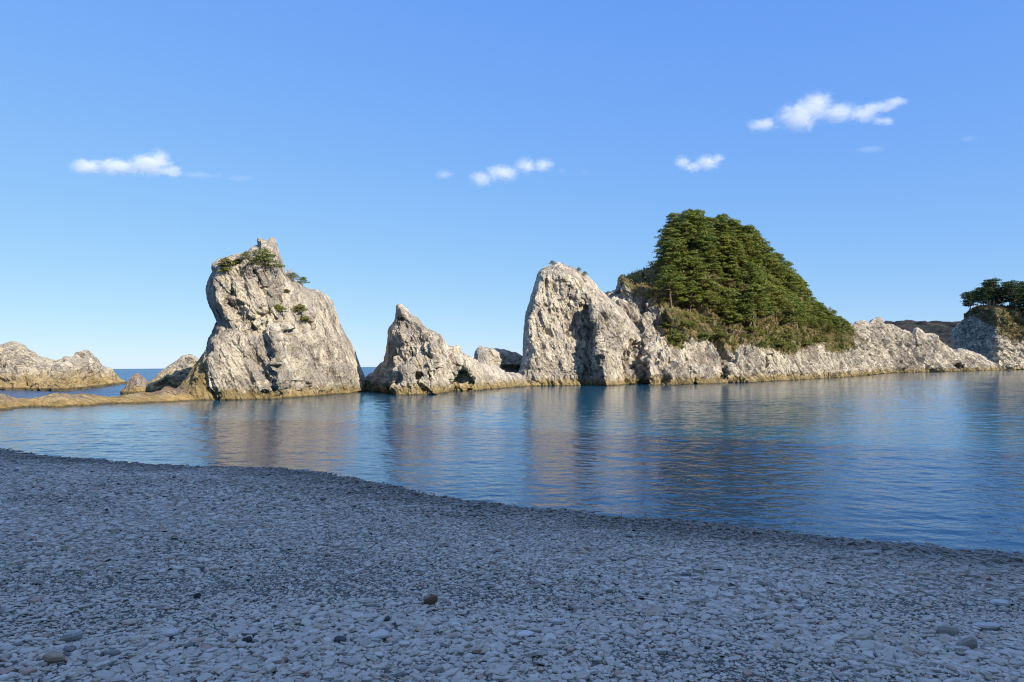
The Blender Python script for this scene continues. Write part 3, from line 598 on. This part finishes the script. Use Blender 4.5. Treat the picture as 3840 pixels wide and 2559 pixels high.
def stone_mesh(r, flat, seed, K=8, rings=4):
    rg = np.random.default_rng(seed); th = (np.arange(K) + rg.uniform(-.3, .3, K)) * 2 * math.pi / K; rad = r * rg.uniform(.75, 1.1, K); asp = rg.uniform(.5, .75)
    prof = [(-.9, .85), (.1, 1.0), (.7, .88), (1.0, .6)]; fx, fy = rg.uniform(-.35, .35, 2)
    V = []; F = []
    for z_, k_ in prof:
        for j in range(K):
            V.append((rad[j] * math.cos(th[j]) * k_, rad[j] * math.sin(th[j]) * k_ * asp, z_ * r * flat * (1 + rg.uniform(-.2, .2)) + r * flat * (fx * math.cos(th[j]) + fy * math.sin(th[j]))))
    for i in range(rings - 1):
        for j in range(K): F.append((i * K + j, i * K + (j + 1) % K, (i + 1) * K + (j + 1) % K, (i + 1) * K + j))
    F.append(tuple((rings - 1) * K + j for j in range(K))); F.append(tuple(range(K))[::-1])
    return mesh_arrays('stone', np.array(V), [len(f) for f in F], np.array([i for f in F for i in f]), False)
for i, (sx, sy, r, colr, lab, fl) in enumerate(big):
    t_ = 4.0
    for _ in range(30):
        d = ray(sx, sy); p = CAM + d * t_; zb = float(beach_z(np.array([p[0]]), np.array([p[1]]))[0]) + .03; t_ += (zb - p[2]) / d[2] * .8
    o = obj('stone', stone_mesh(r * .7, fl, 500 + i), plain('stone_colour', colr, .85, 30, .2), loc=(p[0], p[1], zb + r * fl * .15))
    o.rotation_euler = (random.uniform(-.12, .12), random.uniform(-.12, .12), random.uniform(-.5, .5)); tag(o, lab, 'stone', 'larger stones lying on the pebble beach')

# ------------------------------------------------------------------ pines
M_bark = plain('pine_bark', (.13, .085, .06), .9, 3)
M_barkp = plain('pale_bark', (.24, .19, .15), .9, 3)
M_needle = leaf_material('pine_needles', [(.18, .22, .035), (.065, .105, .024), (.21, .215, .04)])
M_needle_dk = leaf_material('dark_pine_needles', [(.035, .065, .022), (.02, .042, .016), (.05, .08, .02)])
M_dry = leaf_material('dry_leaves', [(.17, .085, .03), (.10, .05, .025), (.20, .10, .03)])
M_bush = leaf_material('green_bush', [(.16, .19, .04), (.09, .12, .03), (.2, .19, .05)])

def pad_cloud(rg, c, rx, ry, rz, n, size):
    """a flat cushion of needle tufts"""
    u = rg.normal(0, 1, (n, 3)); u /= np.linalg.norm(u, axis=1)[:, None]; rr = rg.uniform(.35, 1, n)[:, None] ** .6
    u[:, 2] = np.abs(u[:, 2]) * np.where(rg.uniform(0, 1, n) < .8, 1, -.5)
    P = np.array(c) + u * rr * np.array([rx, ry, rz])
    nrm = u * np.array([.6, .6, .5]) + np.array([0, 0, .75]) + rg.normal(0, .35, (n, 3)); nrm /= np.linalg.norm(nrm, axis=1)[:, None]
    a = np.cross(nrm, rg.normal(0, 1, (n, 3))); a /= np.linalg.norm(a, axis=1)[:, None]; b_ = np.cross(nrm, a)
    s = size * rg.uniform(.6, 1.3, n)[:, None]
    return np.stack([P - a * s - b_ * s * .45, P + a * s * .2 - b_ * s * .5, P + a * s + b_ * s * .1, P + b_ * s * .55], 1)
def leaf_mesh(name, quads):
    V = np.concatenate(quads).reshape(-1, 3); n = len(V) // 4
    return mesh_arrays(name, V, np.full(n, 4), np.arange(4 * n), False)
def pine_meshes(seed, H=5.5, R=2.1, first=.28, umbrella=False, npad=26, dens=70, size=.16, root=.9):
    rg = np.random.default_rng(seed); mb = MB(); quads = []
    lean = rg.uniform(-.10, .10, 2) * H; pts = []; rad = []
    for i in range(8):
        f = i / 7; pts.append((lean[0] * f * f + .05 * H * math.sin(f * 5 + seed) * .4, lean[1] * f * f + .03 * H * math.cos(f * 4 + seed) * .4, -root * (i == 0) + f * H * .96)); rad.append(.028 * H * (1 - f * .82))
    mb.tube(pts, rad, 7)
    def spine(f):
        q = min(f, .999) * 7; i = int(q); return Vector(pts[i]).lerp(Vector(pts[i + 1]), q - i) if i else Vector((pts[0][0], pts[0][1], 0)).lerp(Vector(pts[1]), q)
    for k in range(npad):
        f = first + (1 - first) * ((k + .5) / npad) ** .85; ang = k * 2.399 + rg.uniform(-.4, .4)
        if umbrella: rr = R * (.45 + .55 * math.sin(math.pi * min(1, (f - first) / (1 - first) * .8 + .15))) * rg.uniform(.5, 1.1)
        else: rr = R * (1.02 - ((f - first) / (1 - first)) ** 1.5 * .85) * rg.uniform(.55, 1.08)
        s = spine(f); e = s + Vector((math.cos(ang) * rr, math.sin(ang) * rr, rr * rg.uniform(.02, .28)))
        mid = s.lerp(e, .55) + Vector((0, 0, -.04 * rr)); mb.tube([s, mid, e], [.010 * H, .007 * H, .003 * H], 4)
        pr = R * rg.uniform(.18, .46)
        quads.append(pad_cloud(rg, e, pr * rg.uniform(.9, 1.4), pr * rg.uniform(.9, 1.4), pr * rg.uniform(.28, .6), int(dens * (pr / (.35 * R)) ** 2), size))
        if rr > .6 * R: quads.append(pad_cloud(rg, s.lerp(e, .5) + Vector((0, 0, .1)), pr * .85, pr * .85, pr * .25, int(dens * .5), size))
    quads.append(pad_cloud(rg, Vector(pts[-1]) + Vector((0, 0, .1)), R * .3, R * .3, R * .2, dens, size))
    return mb.mesh('trunk'), leaf_mesh('crown', quads)
def make_tree(name, meshes, barks, leaf):
    root = obj(name, None); t = obj('trunk', meshes[0], barks, root); c = obj('crown', meshes[1], leaf, root)
    return root
def copy_thing(root):
    r = root.copy(); COL.objects.link(r)
    for k in [o for o in root.children]:
        c = k.copy(); COL.objects.link(c); c.parent = r
    return r
protos = {}
def place_tree(kind, i, loc, sc_, rz, label, cat, group, name='pine_tree'):
    key = (kind, i)
    if key not in protos:
        if kind == 'slope': ms = pine_meshes(200 + i, H=4.8 + .35 * (i % 4), R=1.9 + .22 * (i % 5), size=.155, npad=26, dens=105); root = make_tree(name, ms, M_bark, M_needle)
        elif kind == 'umbrella': ms = pine_meshes(300 + i, H=11.5, R=3.6, first=.36, umbrella=True, npad=44, dens=80, size=.26); root = make_tree(name, ms, M_barkp, M_needle_dk)
        elif kind == 'dry': ms = pine_meshes(400 + i, H=3.6, R=1.3, first=.15, npad=16, dens=24, size=.12); root = make_tree(name, ms, M_barkp, M_dry)
        elif kind == 'bush': ms = pine_meshes(430 + i, H=.95, R=1.2, first=.1, npad=20, dens=60, size=.10, root=.15); root = make_tree(name, ms, M_bark, M_bush)
        elif kind == 'dwarf': ms = pine_meshes(460 + i, H=2.2, R=1.8, first=.15, npad=24, dens=80, size=.10, root=.2); root = make_tree(name, ms, M_bark, M_bush)
        protos[key] = root
    else: root = copy_thing(protos[key])
    root.location = loc; root.scale = (sc_, sc_, sc_ * random.uniform(.9, 1.1)); root.rotation_euler = (random.uniform(-.06, .06), random.uniform(-.06, .06), rz)
    tag(root, label, cat, group); return root

def inside(sx, sy, poly): return poly_sd(sx.astype(np.float32), sy.astype(np.float32), [tuple(q) for q in poly]) > 0
def poisson(V, N, poly, spacing, n_max, seed, upmin=-.1, facing=True, zmin=2.0):
    sx, sy = proj(V.astype(float)); ok = inside(sx, sy, poly) & (N[:, 2] > upmin) & (V[:, 2] > zmin)
    idx = np.argwhere(ok).ravel(); rg = np.random.default_rng(seed); rg.shuffle(idx); got = []
    P = np.zeros((0, 3))
    for i in idx[:20000]:
        if len(got) and ((P - V[i]) ** 2).sum(1).min() < spacing ** 2: continue
        got.append(i); P = V[got]
        if len(got) >= n_max: break
    return got
tree_zone = zz(4, [(520, 460), (600, 250), (900, 150), (1200, 200), (1500, 450), (1700, 700), (1900, 880), (2080, 990), (2170, 1090), (2040, 1130), (1900, 1110), (1700, 1050), (1500, 1000), (1330, 1000), (1200, 1060), (1020, 1040), (850, 940), (700, 880), (560, 850), (520, 760), (600, 640), (540, 560)])
got = poisson(VD, ND, tree_zone, 2.2, 260, 5, upmin=.12)
sxy = np.array([proj(VD[i].astype(float)) for i in got])
order = sorted(range(len(got)), key=lambda k: VD[got[k]][1])
print('pines', len(got))
# each zone's trees look alike; the single ones at its ends are told apart
zx = (sxy[:, 0] - Z[4][0]) / Z[4][2]; zy = (sxy[:, 1] - Z[4][1]) / Z[4][2]
front = np.array([VD[i][1] for i in got]); ycr = np.interp(zx, [500, 2100], [138, 170])
ix_low = int(np.argmax(zy)); ix_right = int(np.argmax(zx)); ix_left = int(np.argmin(np.where(zx < 545, 1e6, zx))); ix_top = int(np.argmin(zy + np.abs(zx - 950) * .5))
for k, i in enumerate(got):
    x, y, z_ = VD[i]; tx = zx[k]; ty = zy[k]
    crest_y = np.interp(tx, [500, 610, 700, 980, 1130, 1350, 1640, 1850, 2050, 2150], [430, 310, 240, 205, 290, 400, 690, 915, 1000, 1060])
    if k == ix_low: lab = 'lowest green pine on the wooded islet, just above the pale cliff'
    elif k == ix_right: lab = 'rightmost pine of the wooded islet, where the trees meet the white ridge'
    elif k == ix_left: lab = 'leftmost pine of the wooded islet, overhanging the tawny grass slope'
    elif k == ix_top: lab = 'pine standing at the very summit of the wooded islet'
    elif ty < crest_y + 70 and tx < 1150: lab = 'dark green pine crowded on the summit of the wooded islet'
    elif ty < crest_y + 70: lab = 'green pine on the right-hand skyline slope of the wooded islet'
    elif ty > 800: lab = 'green pine in the lowest belt of trees above the cliffs of the wooded islet'
    elif tx < 1050: lab = 'yellow-green pine with layered boughs on the left half of the wooded slope'
    else: lab = 'olive-green pine with layered boughs on the right half of the wooded slope'
    if tx < 545: continue
    place_tree('slope', k % 9, (float(x), float(y), float(z_) - .25), random.uniform(.8, 1.2) * (.86 if ty < crest_y + 50 else 1.08) * np.interp(tx, [500, 700, 830, 960, 1150, 1500, 1900, 2100], [1.0, 1.06, .98, .84, 1.0, .95, .72, .58]), random.uniform(0, 6.28), lab, 'pine tree', 'pines covering the wooded islet')
for k, (zxx, zyy, lab) in enumerate([(1090, 770, 'rusty orange shrub in a gap in the middle of the pines'), (1230, 830, 'reddish brown bush right of the rusty orange shrub'), (1930, 960, 'bare greyish bush on the skyline right of the pines'), (500, 560, 'small yellowing bush at the left edge of the pines')]):
    s_ = zz(4, [(zxx, zyy)])[0]; px, py = proj(VD.astype(float)); dd = (px - s_[0]) ** 2 + (py - s_[1]) ** 2 + np.where(ND[:, 1] < 0, 0, 1e5) + (VD[:, 1] - 115) * 2
    i = int(np.argmin(dd)); place_tree('dry', k % 2, tuple(float(q) for q in VD[i]), [1.15, 1.0, 1.0, .9][k], k * 1.3, lab, 'shrub', 'autumn shrubs among the pines', 'shrub')

bz = zz(4, [(540, 1060), (520, 900), (700, 910), (900, 970), (1050, 1080), (1330, 1030), (1500, 1040), (1700, 1090), (1900, 1130), (2050, 1140), (2060, 1200), (1900, 1190), (1780, 1150), (1600, 1230), (1400, 1180), (1180, 1150), (1120, 1210), (1000, 1175), (800, 1100), (690, 1180)])
for k, i in enumerate(poisson(VD, ND, bz, 1.6, 95, 15, upmin=-.1)):
    bx = float(proj(VD[i].astype(float))[0])
    lab = 'rounded green bush along the cliff top on the %s of the wooded islet' % ('left half' if bx < Z[4][0] + 1250 * Z[4][2] else 'right half')
    place_tree('bush', k % 3, tuple(float(q) for q in VD[i]), random.uniform(.7, 1.5), random.uniform(0, 6.28), lab, 'bush', 'bushes along the cliff top', 'bush')
# umbrella pines on the right-hand islet
fz = zz(5, [(1680, 430), (1800, 330), (3000, 300), (3000, 700), (2353, 590), (2200, 520), (2050, 440), (1850, 400)])
gotF = poisson(VF, NF, fz, 3.3, 46, 9, upmin=.05)
fl = sorted(gotF, key=lambda i: proj(VF[i].astype(float))[0])
for k, i in enumerate(fl):
    x, y, z_ = VF[i]
    lab = 'leftmost umbrella pine on the right-hand islet, leaning over the shaded face' if k == 0 else 'tall umbrella pine with a bare trunk and flat dark crown on the right-hand islet'
    o = place_tree('umbrella', k % 5, (float(x), float(y), float(z_) - .3), random.uniform(.78, 1.02), random.uniform(0, 6.28), lab, 'pine tree', 'umbrella pines on the right-hand islet')
    if k == 0: o.rotation_euler = (0, -.28, 0)

# plants on the bare rocks
def nearest(V, N, k, p):
    s_ = zz(k, [p])[0]; px, py = proj(V.astype(float)); dd = (px - s_[0]) ** 2 + (py - s_[1]) ** 2 + np.where(N[:, 1] < .1, 0, 1e4) + np.clip(V[:, 1] - V[:, 1].min(), 0, 99) * 3
    i = int(np.argmin(dd)); return tuple(float(q) for q in V[i])
for k, (p, kind, sc_, lab) in enumerate([((765, 385), 'dwarf', .95, 'dwarf pine growing below the summit horn of the tall leaning stack'), ((600, 285), 'dwarf', .38, 'small dark pine on the skyline left of the summit horn'), ((450, 350), 'bush', 1.0, 'flat green shrub on the upper left shoulder of the leaning stack'),
        ((440, 400), 'bush', .6, 'sparse shrub just below the flat green shrub on the leaning stack'), ((865, 745), 'bush', .85, 'spreading green shrub on the middle of the stack face'), ((1065, 725), 'bush', .8, 'upper of two green shrubs on the right of the stack face'), ((1090, 805), 'bush', .7, 'lower of two green shrubs on the right of the stack face'),
        ((950, 560), 'bush', .38, 'tiny green tuft above the shrubs on the stack face'), ((1010, 465), 'dwarf', .45, 'low dark pine on the right-hand shoulder of the leaning stack'), ((1085, 500), 'dwarf', .4, 'lowest dark pine tuft on the right shoulder of the stack'), ((540, 310), 'bush', .5, 'green shrub between the left shoulder and the dwarf pine')]):
    loc = nearest(VA, NA, 1, p); place_tree(kind, k % 3, loc, sc_, k * 1.1, lab, 'pine tree' if kind == 'dwarf' else 'shrub', None, 'dwarf_pine' if kind == 'dwarf' else 'shrub')
for k, (p, sc_, lab) in enumerate([((510, 135), .35, 'tiny dark pine tuft on top of the broad pale slab'), ((800, 200), .3, 'upper creeping shrub on the right edge of the pale slab'), ((870, 255), .32, 'lower creeping shrub on the right edge of the pale slab')]):
    place_tree('dwarf', k % 3, nearest(VC, NC, 3, p), sc_, k * 2., lab, 'shrub', None, 'shrub')
sn = MB(); L0 = nearest(VA, NA, 1, (940, 405)); sn.tube([(0, 0, -.2), (.35, 0, .25), (.75, .1, .75)], [.14, .11, .04], 6); sn.tube([(.35, 0, .25), (.15, -.1, .7)], [.07, .02], 5); sn.tube([(0.1, 0, .1), (.9, -.1, .18)], [.08, .02], 5)
tag(obj('dead_branch', sn.mesh('dead_branch'), M_barkp, loc=L0), 'dead grey-brown branch jutting from the right shoulder of the leaning stack', 'branch')

# grass and low scrub on the slopes
def tufts(name, V, N, polys, n, seed, hgt, mt, label, zmin=2.0, w=.05, blades=5, near=None):
    rg = np.random.default_rng(seed); sx, sy = proj(V.astype(float)); ok = np.zeros(len(V), bool)
    for p_ in polys: ok |= inside(sx, sy, p_)
    ok &= (V[:, 2] > zmin) & (N[:, 2] > .0)
    idx = np.argwhere(ok).ravel(); dens = fbm(V[idx] / 2.2, 3, seed); pr = np.clip(.35 + dens * 1.3, .0, 1) + .01; pr /= pr.sum()
    pick = rg.choice(idx, n, p=pr); P = V[pick] + rg.normal(0, .12, (n, 3)); P = np.repeat(P, blades, 0); m_ = len(P)
    a = rg.uniform(0, 6.28, m_); out = np.stack([np.cos(a), np.sin(a), 0 * a], 1) * rg.uniform(.1, .9, m_)[:, None]; h = hgt * rg.uniform(.4, 1.2, m_)
    side = np.stack([-np.sin(a), np.cos(a), 0 * a], 1) * w * rg.uniform(.6, 1.8, m_)[:, None]
    tip = P + out * h[:, None] * .8 + np.array([0, 0, 1]) * h[:, None]
    T_ = np.stack([P - side, P + side, tip], 1).reshape(-1, 3)
    m = mesh_arrays(name, T_, np.full(m_, 3), np.arange(3 * m_), False)
    tag(obj(name, m, mt), label, 'grass', kind='stuff')
M_grass = leaf_material('dry_grass', [(.40, .30, .13), (.20, .20, .06), (.33, .26, .10)], .8, .35)
M_scrub = leaf_material('green_scrub', [(.11, .15, .03), (.20, .17, .05), (.12, .14, .035)], .8, .5)
tufts('grass', VD, ND, [veg_zone], 26000, 1, .5, M_grass, 'tawny grass and low scrub on the slopes of the wooded islet')
tufts('undergrowth', VD, ND, [zz(4, [(620, 900), (900, 960), (1000, 1170), (1180, 1140), (1400, 1180), (1600, 1230), (1780, 1140), (2180, 1130), (2000, 960), (1400, 950), (1250, 1000), (1000, 1000)]), zz(4, [(520, 1060), (640, 1050), (710, 1100), (690, 1190), (560, 1130)]), zz(4, [(2000, 950), (2260, 1150), (2100, 1200), (1950, 1200)])], 12000, 2, .55, M_scrub, 'green scrub along the cliff tops of the wooded islet', w=.09)
M_far = leaf_material('brown_grass', [(.20, .15, .06), (.10, .11, .035), (.2, .14, .06)], .8, .3)
tufts('grass', VF, NF, [far_veg], 9000, 3, .9, M_far, 'tawny grass under the umbrella pines of the right-hand islet', w=.12)

# ------------------------------------------------------------------ far hills
def hills(name, prof, y0, depth, seed, colA, colB, label=None):
    P = at_y(prof[:, 0], prof[:, 1], np.full(len(prof), float(y0))); xs = np.linspace(P[:, 0].min(), P[:, 0].max(), 260); zt = np.interp(xs, P[:, 0], P[:, 2]); fr = np.linspace(-1, 1, 60)
    X, Fv = np.meshgrid(xs, fr, indexing='ij'); Y = y0 + Fv * depth; Zt = zt[:, None] * np.clip(1 - np.abs(Fv) ** 1.7, 0, 1)
    q = np.stack([X.ravel() / 60, Y.ravel() / 60, 0 * X.ravel()], 1); q2 = q * 6
    Zt = Zt * (1 + .10 * fbm(q, 3, seed).reshape(X.shape)) + np.where(Zt > 3, 3.0 * fbm(q2, 2, seed + 5).reshape(X.shape), 0)
    a, b_ = X.shape; ii = np.arange(a * b_).reshape(a, b_); Q = np.stack([ii[:-1, :-1], ii[1:, :-1], ii[1:, 1:], ii[:-1, 1:]], -1).reshape(-1, 4)
    m_, nt, b, _ = mat(name + '_ground'); g = NG(nt); pos = g.node('ShaderNodeNewGeometry').outputs['Position']
    c = g.mix(g.ramp(g.noise(pos, .02, 5, .7), .42, .58), colA, colB); n_ = g.noise(pos, .12, 5, .75); c = g.mix(g.ramp(n_, .4, .65, 0, .7), c, tuple(x * .5 for x in colA))
    g.link(c, b.inputs['Base Color']); b.inputs['Roughness'].default_value = 1; b.inputs['Specular IOR Level'].default_value = 0; g.link(g.bump(n_, 1, 12), b.inputs['Normal'])
    tag(obj(name, mesh_arrays(name, np.stack([X.ravel(), Y.ravel(), Zt.ravel()], 1), np.full(len(Q), 4), Q), m_), kind='structure')
hills('hills', zz(5, [(-300, 1000), (200, 640), (700, 560), (850, 535), (930, 540), (1000, 535), (1060, 508), (1150, 512), (1250, 525), (1340, 550), (1430, 552), (1500, 550), (1560, 530), (1700, 540), (2100, 520), (2600, 500), (3600, 600)]), 1300, 500, 61, (.10, .09, .088), (.045, .058, .052))

# hillside behind the beach: it keeps the beach in the shade
xs = np.linspace(-170, 260, 150); yy = np.linspace(-160, -22, 60); X, Y = np.meshgrid(xs, yy, indexing='ij')
crest = 58 + 6 * np.sin(xs / 23.) + 4 * np.sin(xs / 9.1 + 1)
crest = crest * np.clip((xs + 170) / 60, 0, 1) * np.clip((260 - xs) / 70, 0, 1)
prof_ = np.interp(Y, [-160, -90, -50, -34, -22], [.9, 1.05, 1.0, .35, 0.0])
Zh = crest[:, None] * prof_ + 2.0 * fbm(np.stack([X.ravel() / 7, Y.ravel() / 7, 0 * X.ravel()], 1), 3, 8).reshape(X.shape) * (prof_ > .05) + .5
a, b_ = X.shape; ii = np.arange(a * b_).reshape(a, b_); Q = np.stack([ii[:-1, :-1], ii[1:, :-1], ii[1:, 1:], ii[:-1, 1:]], -1).reshape(-1, 4)
tag(obj('hillside', mesh_arrays('hillside', np.stack([X.ravel(), Y.ravel(), Zh.ravel()], 1), np.full(len(Q), 4), Q), plain('hillside_ground', (.12, .12, .07), .95, .2)), kind='structure')

# ------------------------------------------------------------------ clouds
def cloud(label, k, blobs, dist, dens=1.0, thick=.5):
    """blobs: (x, y, rx, ry) in photo zoom pixels; each cloud is a real volume of vapour at distance dist"""
    s = Z[k][2] if k in Z else 1; P = [at_y(*(zz(k, [(b_[0], b_[1])])[0]), np.array(float(dist))) for b_ in blobs]
    sc_ = dist / FPX * s; c0 = np.mean(P, 0); R = [(b_[2] * sc_, b_[3] * sc_) for b_ in blobs]
    lo = np.min([p - (r[0] * 1.35, r[0] * .6 + 5, r[1] * 1.5) for p, r in zip(P, R)], 0) - c0; hi = np.max([p + (r[0] * 1.35, r[0] * .6 + 5, r[1] * 1.5) for p, r in zip(P, R)], 0) - c0
    V = [(x, y, z_) for x in (lo[0], hi[0]) for y in (lo[1], hi[1]) for z_ in (lo[2], hi[2])]; F = [(0, 1, 3, 2), (4, 6, 7, 5), (0, 4, 5, 1), (2, 3, 7, 6), (0, 2, 6, 4), (1, 5, 7, 3)]
    m_ = bpy.data.materials.new('cloud_vapour'); m_.use_nodes = True; nt = m_.node_tree; nt.nodes.clear(); g = NG(nt); out = g.node('ShaderNodeOutputMaterial'); pv = g.node('ShaderNodeVolumePrincipled')
    tc = g.node('ShaderNodeTexCoord').outputs['Object']; best = None
    ext = float(max(hi - lo))
    wv = g.node('ShaderNodeTexNoise'); g.link(tc, wv.inputs['Vector']); wv.inputs['Scale'].default_value = 9 / ext; wv.inputs['Detail'].default_value = 3
    for p, r in zip(P, R):
        q = p - c0; mp = g.mapping(tc, scale=(1 / r[0], 1 / (r[0] * thick), 1 / r[1]), loc=(-q[0] / r[0], -q[1] / (r[0] * thick), -q[2] / r[1]))
        ln = g.node('ShaderNodeVectorMath', operation='LENGTH'); g.link(mp, ln.inputs[0]); v = g.math('SUBTRACT', 1.0, ln.outputs['Value']); best = v if best is None else g.math('SMOOTH_MAX', best, v, .25)
    n1 = g.noise(g.mapping(tc, scale=(.75, 1, 1.25)), 15 / ext, 8, .68, 1.1)
    f = g.math('ADD', best, g.math('MULTIPLY', g.math('SUBTRACT', n1, .48), 2.2))
    f = g.ramp(f, .0, 1.25, 0, 1)
    f = g.math('MULTIPLY', f, g.ramp(best, -.25, .15))
    g.link(g.math('MULTIPLY', f, dens * 2.9 / (np.mean([r[1] for r in R]) * 2)), pv.inputs['Density'])
    pv.inputs['Color'].default_value = (.985, .985, .99, 1); pv.inputs['Anisotropy'].default_value = .0; g.link(pv.outputs[0], out.inputs['Volume'])
    try: m_.cycles.volume_sampling = 'MULTIPLE_IMPORTANCE'
    except Exception: pass
    m = mesh_arrays('cloud', np.array(V), [4] * 6, np.array(F), False)
    tag(obj('cloud', m, m_, loc=tuple(c0)), label, 'cloud', 'small white clouds in the blue sky')
Z[11] = (200, 500, 800 / 2353); Z[12] = (1600, 520, 1200 / 2353); Z[13] = (2700, 280, 1000 / 2353)
cloud('white cloud with a pointed top high over the low islet at the left', 11, [(370, 370, 230, 100), (700, 370, 250, 110), (1050, 350, 280, 150), (1180, 270, 150, 120), (1300, 420, 160, 80)], 3000, 1.1)
cloud('faint wisp trailing right of the pointed left cloud', 11, [(1600, 460, 260, 34), (1820, 460, 80, 50), (2060, 500, 190, 36)], 3000, .06)
cloud('tiny pale cloud left of the slanting middle cloud', 12, [(130, 265, 85, 42)], 3000, .3)
cloud('slanting white cloud in the middle of the sky', 12, [(400, 300, 110, 70), (560, 255, 150, 75), (730, 200, 110, 70), (850, 195, 100, 62)], 3000, .9)
cloud('faint puff just right of the slanting middle cloud', 12, [(995, 240, 40, 32)], 3000, .1)
cloud('second faint puff between the middle cloud and the hooked cloud', 12, [(1165, 250, 36, 38)], 3000, .09)
cloud('white hooked cloud above the wooded islet', 12, [(1880, 175, 70, 60), (1960, 210, 90, 45), (2060, 180, 110, 70), (2140, 145, 60, 40)], 3000, .9)
cloud('largest cloud, ragged and stretched to the right, high at the upper right', 13, [(380, 450, 170, 75), (700, 370, 230, 150), (850, 280, 200, 150), (1050, 330, 200, 110), (1250, 350, 200, 80), (1420, 280, 160, 60), (1540, 240, 130, 50), (1450, 410, 120, 45)], 3000, .8)
cloud('faint flat wisp below the largest cloud', 13, [(1330, 660, 150, 36)], 3000, .08)
cloud('faint wisp near the right edge of the sky', 13, [(2190, 570, 90, 32)], 3000, .06)
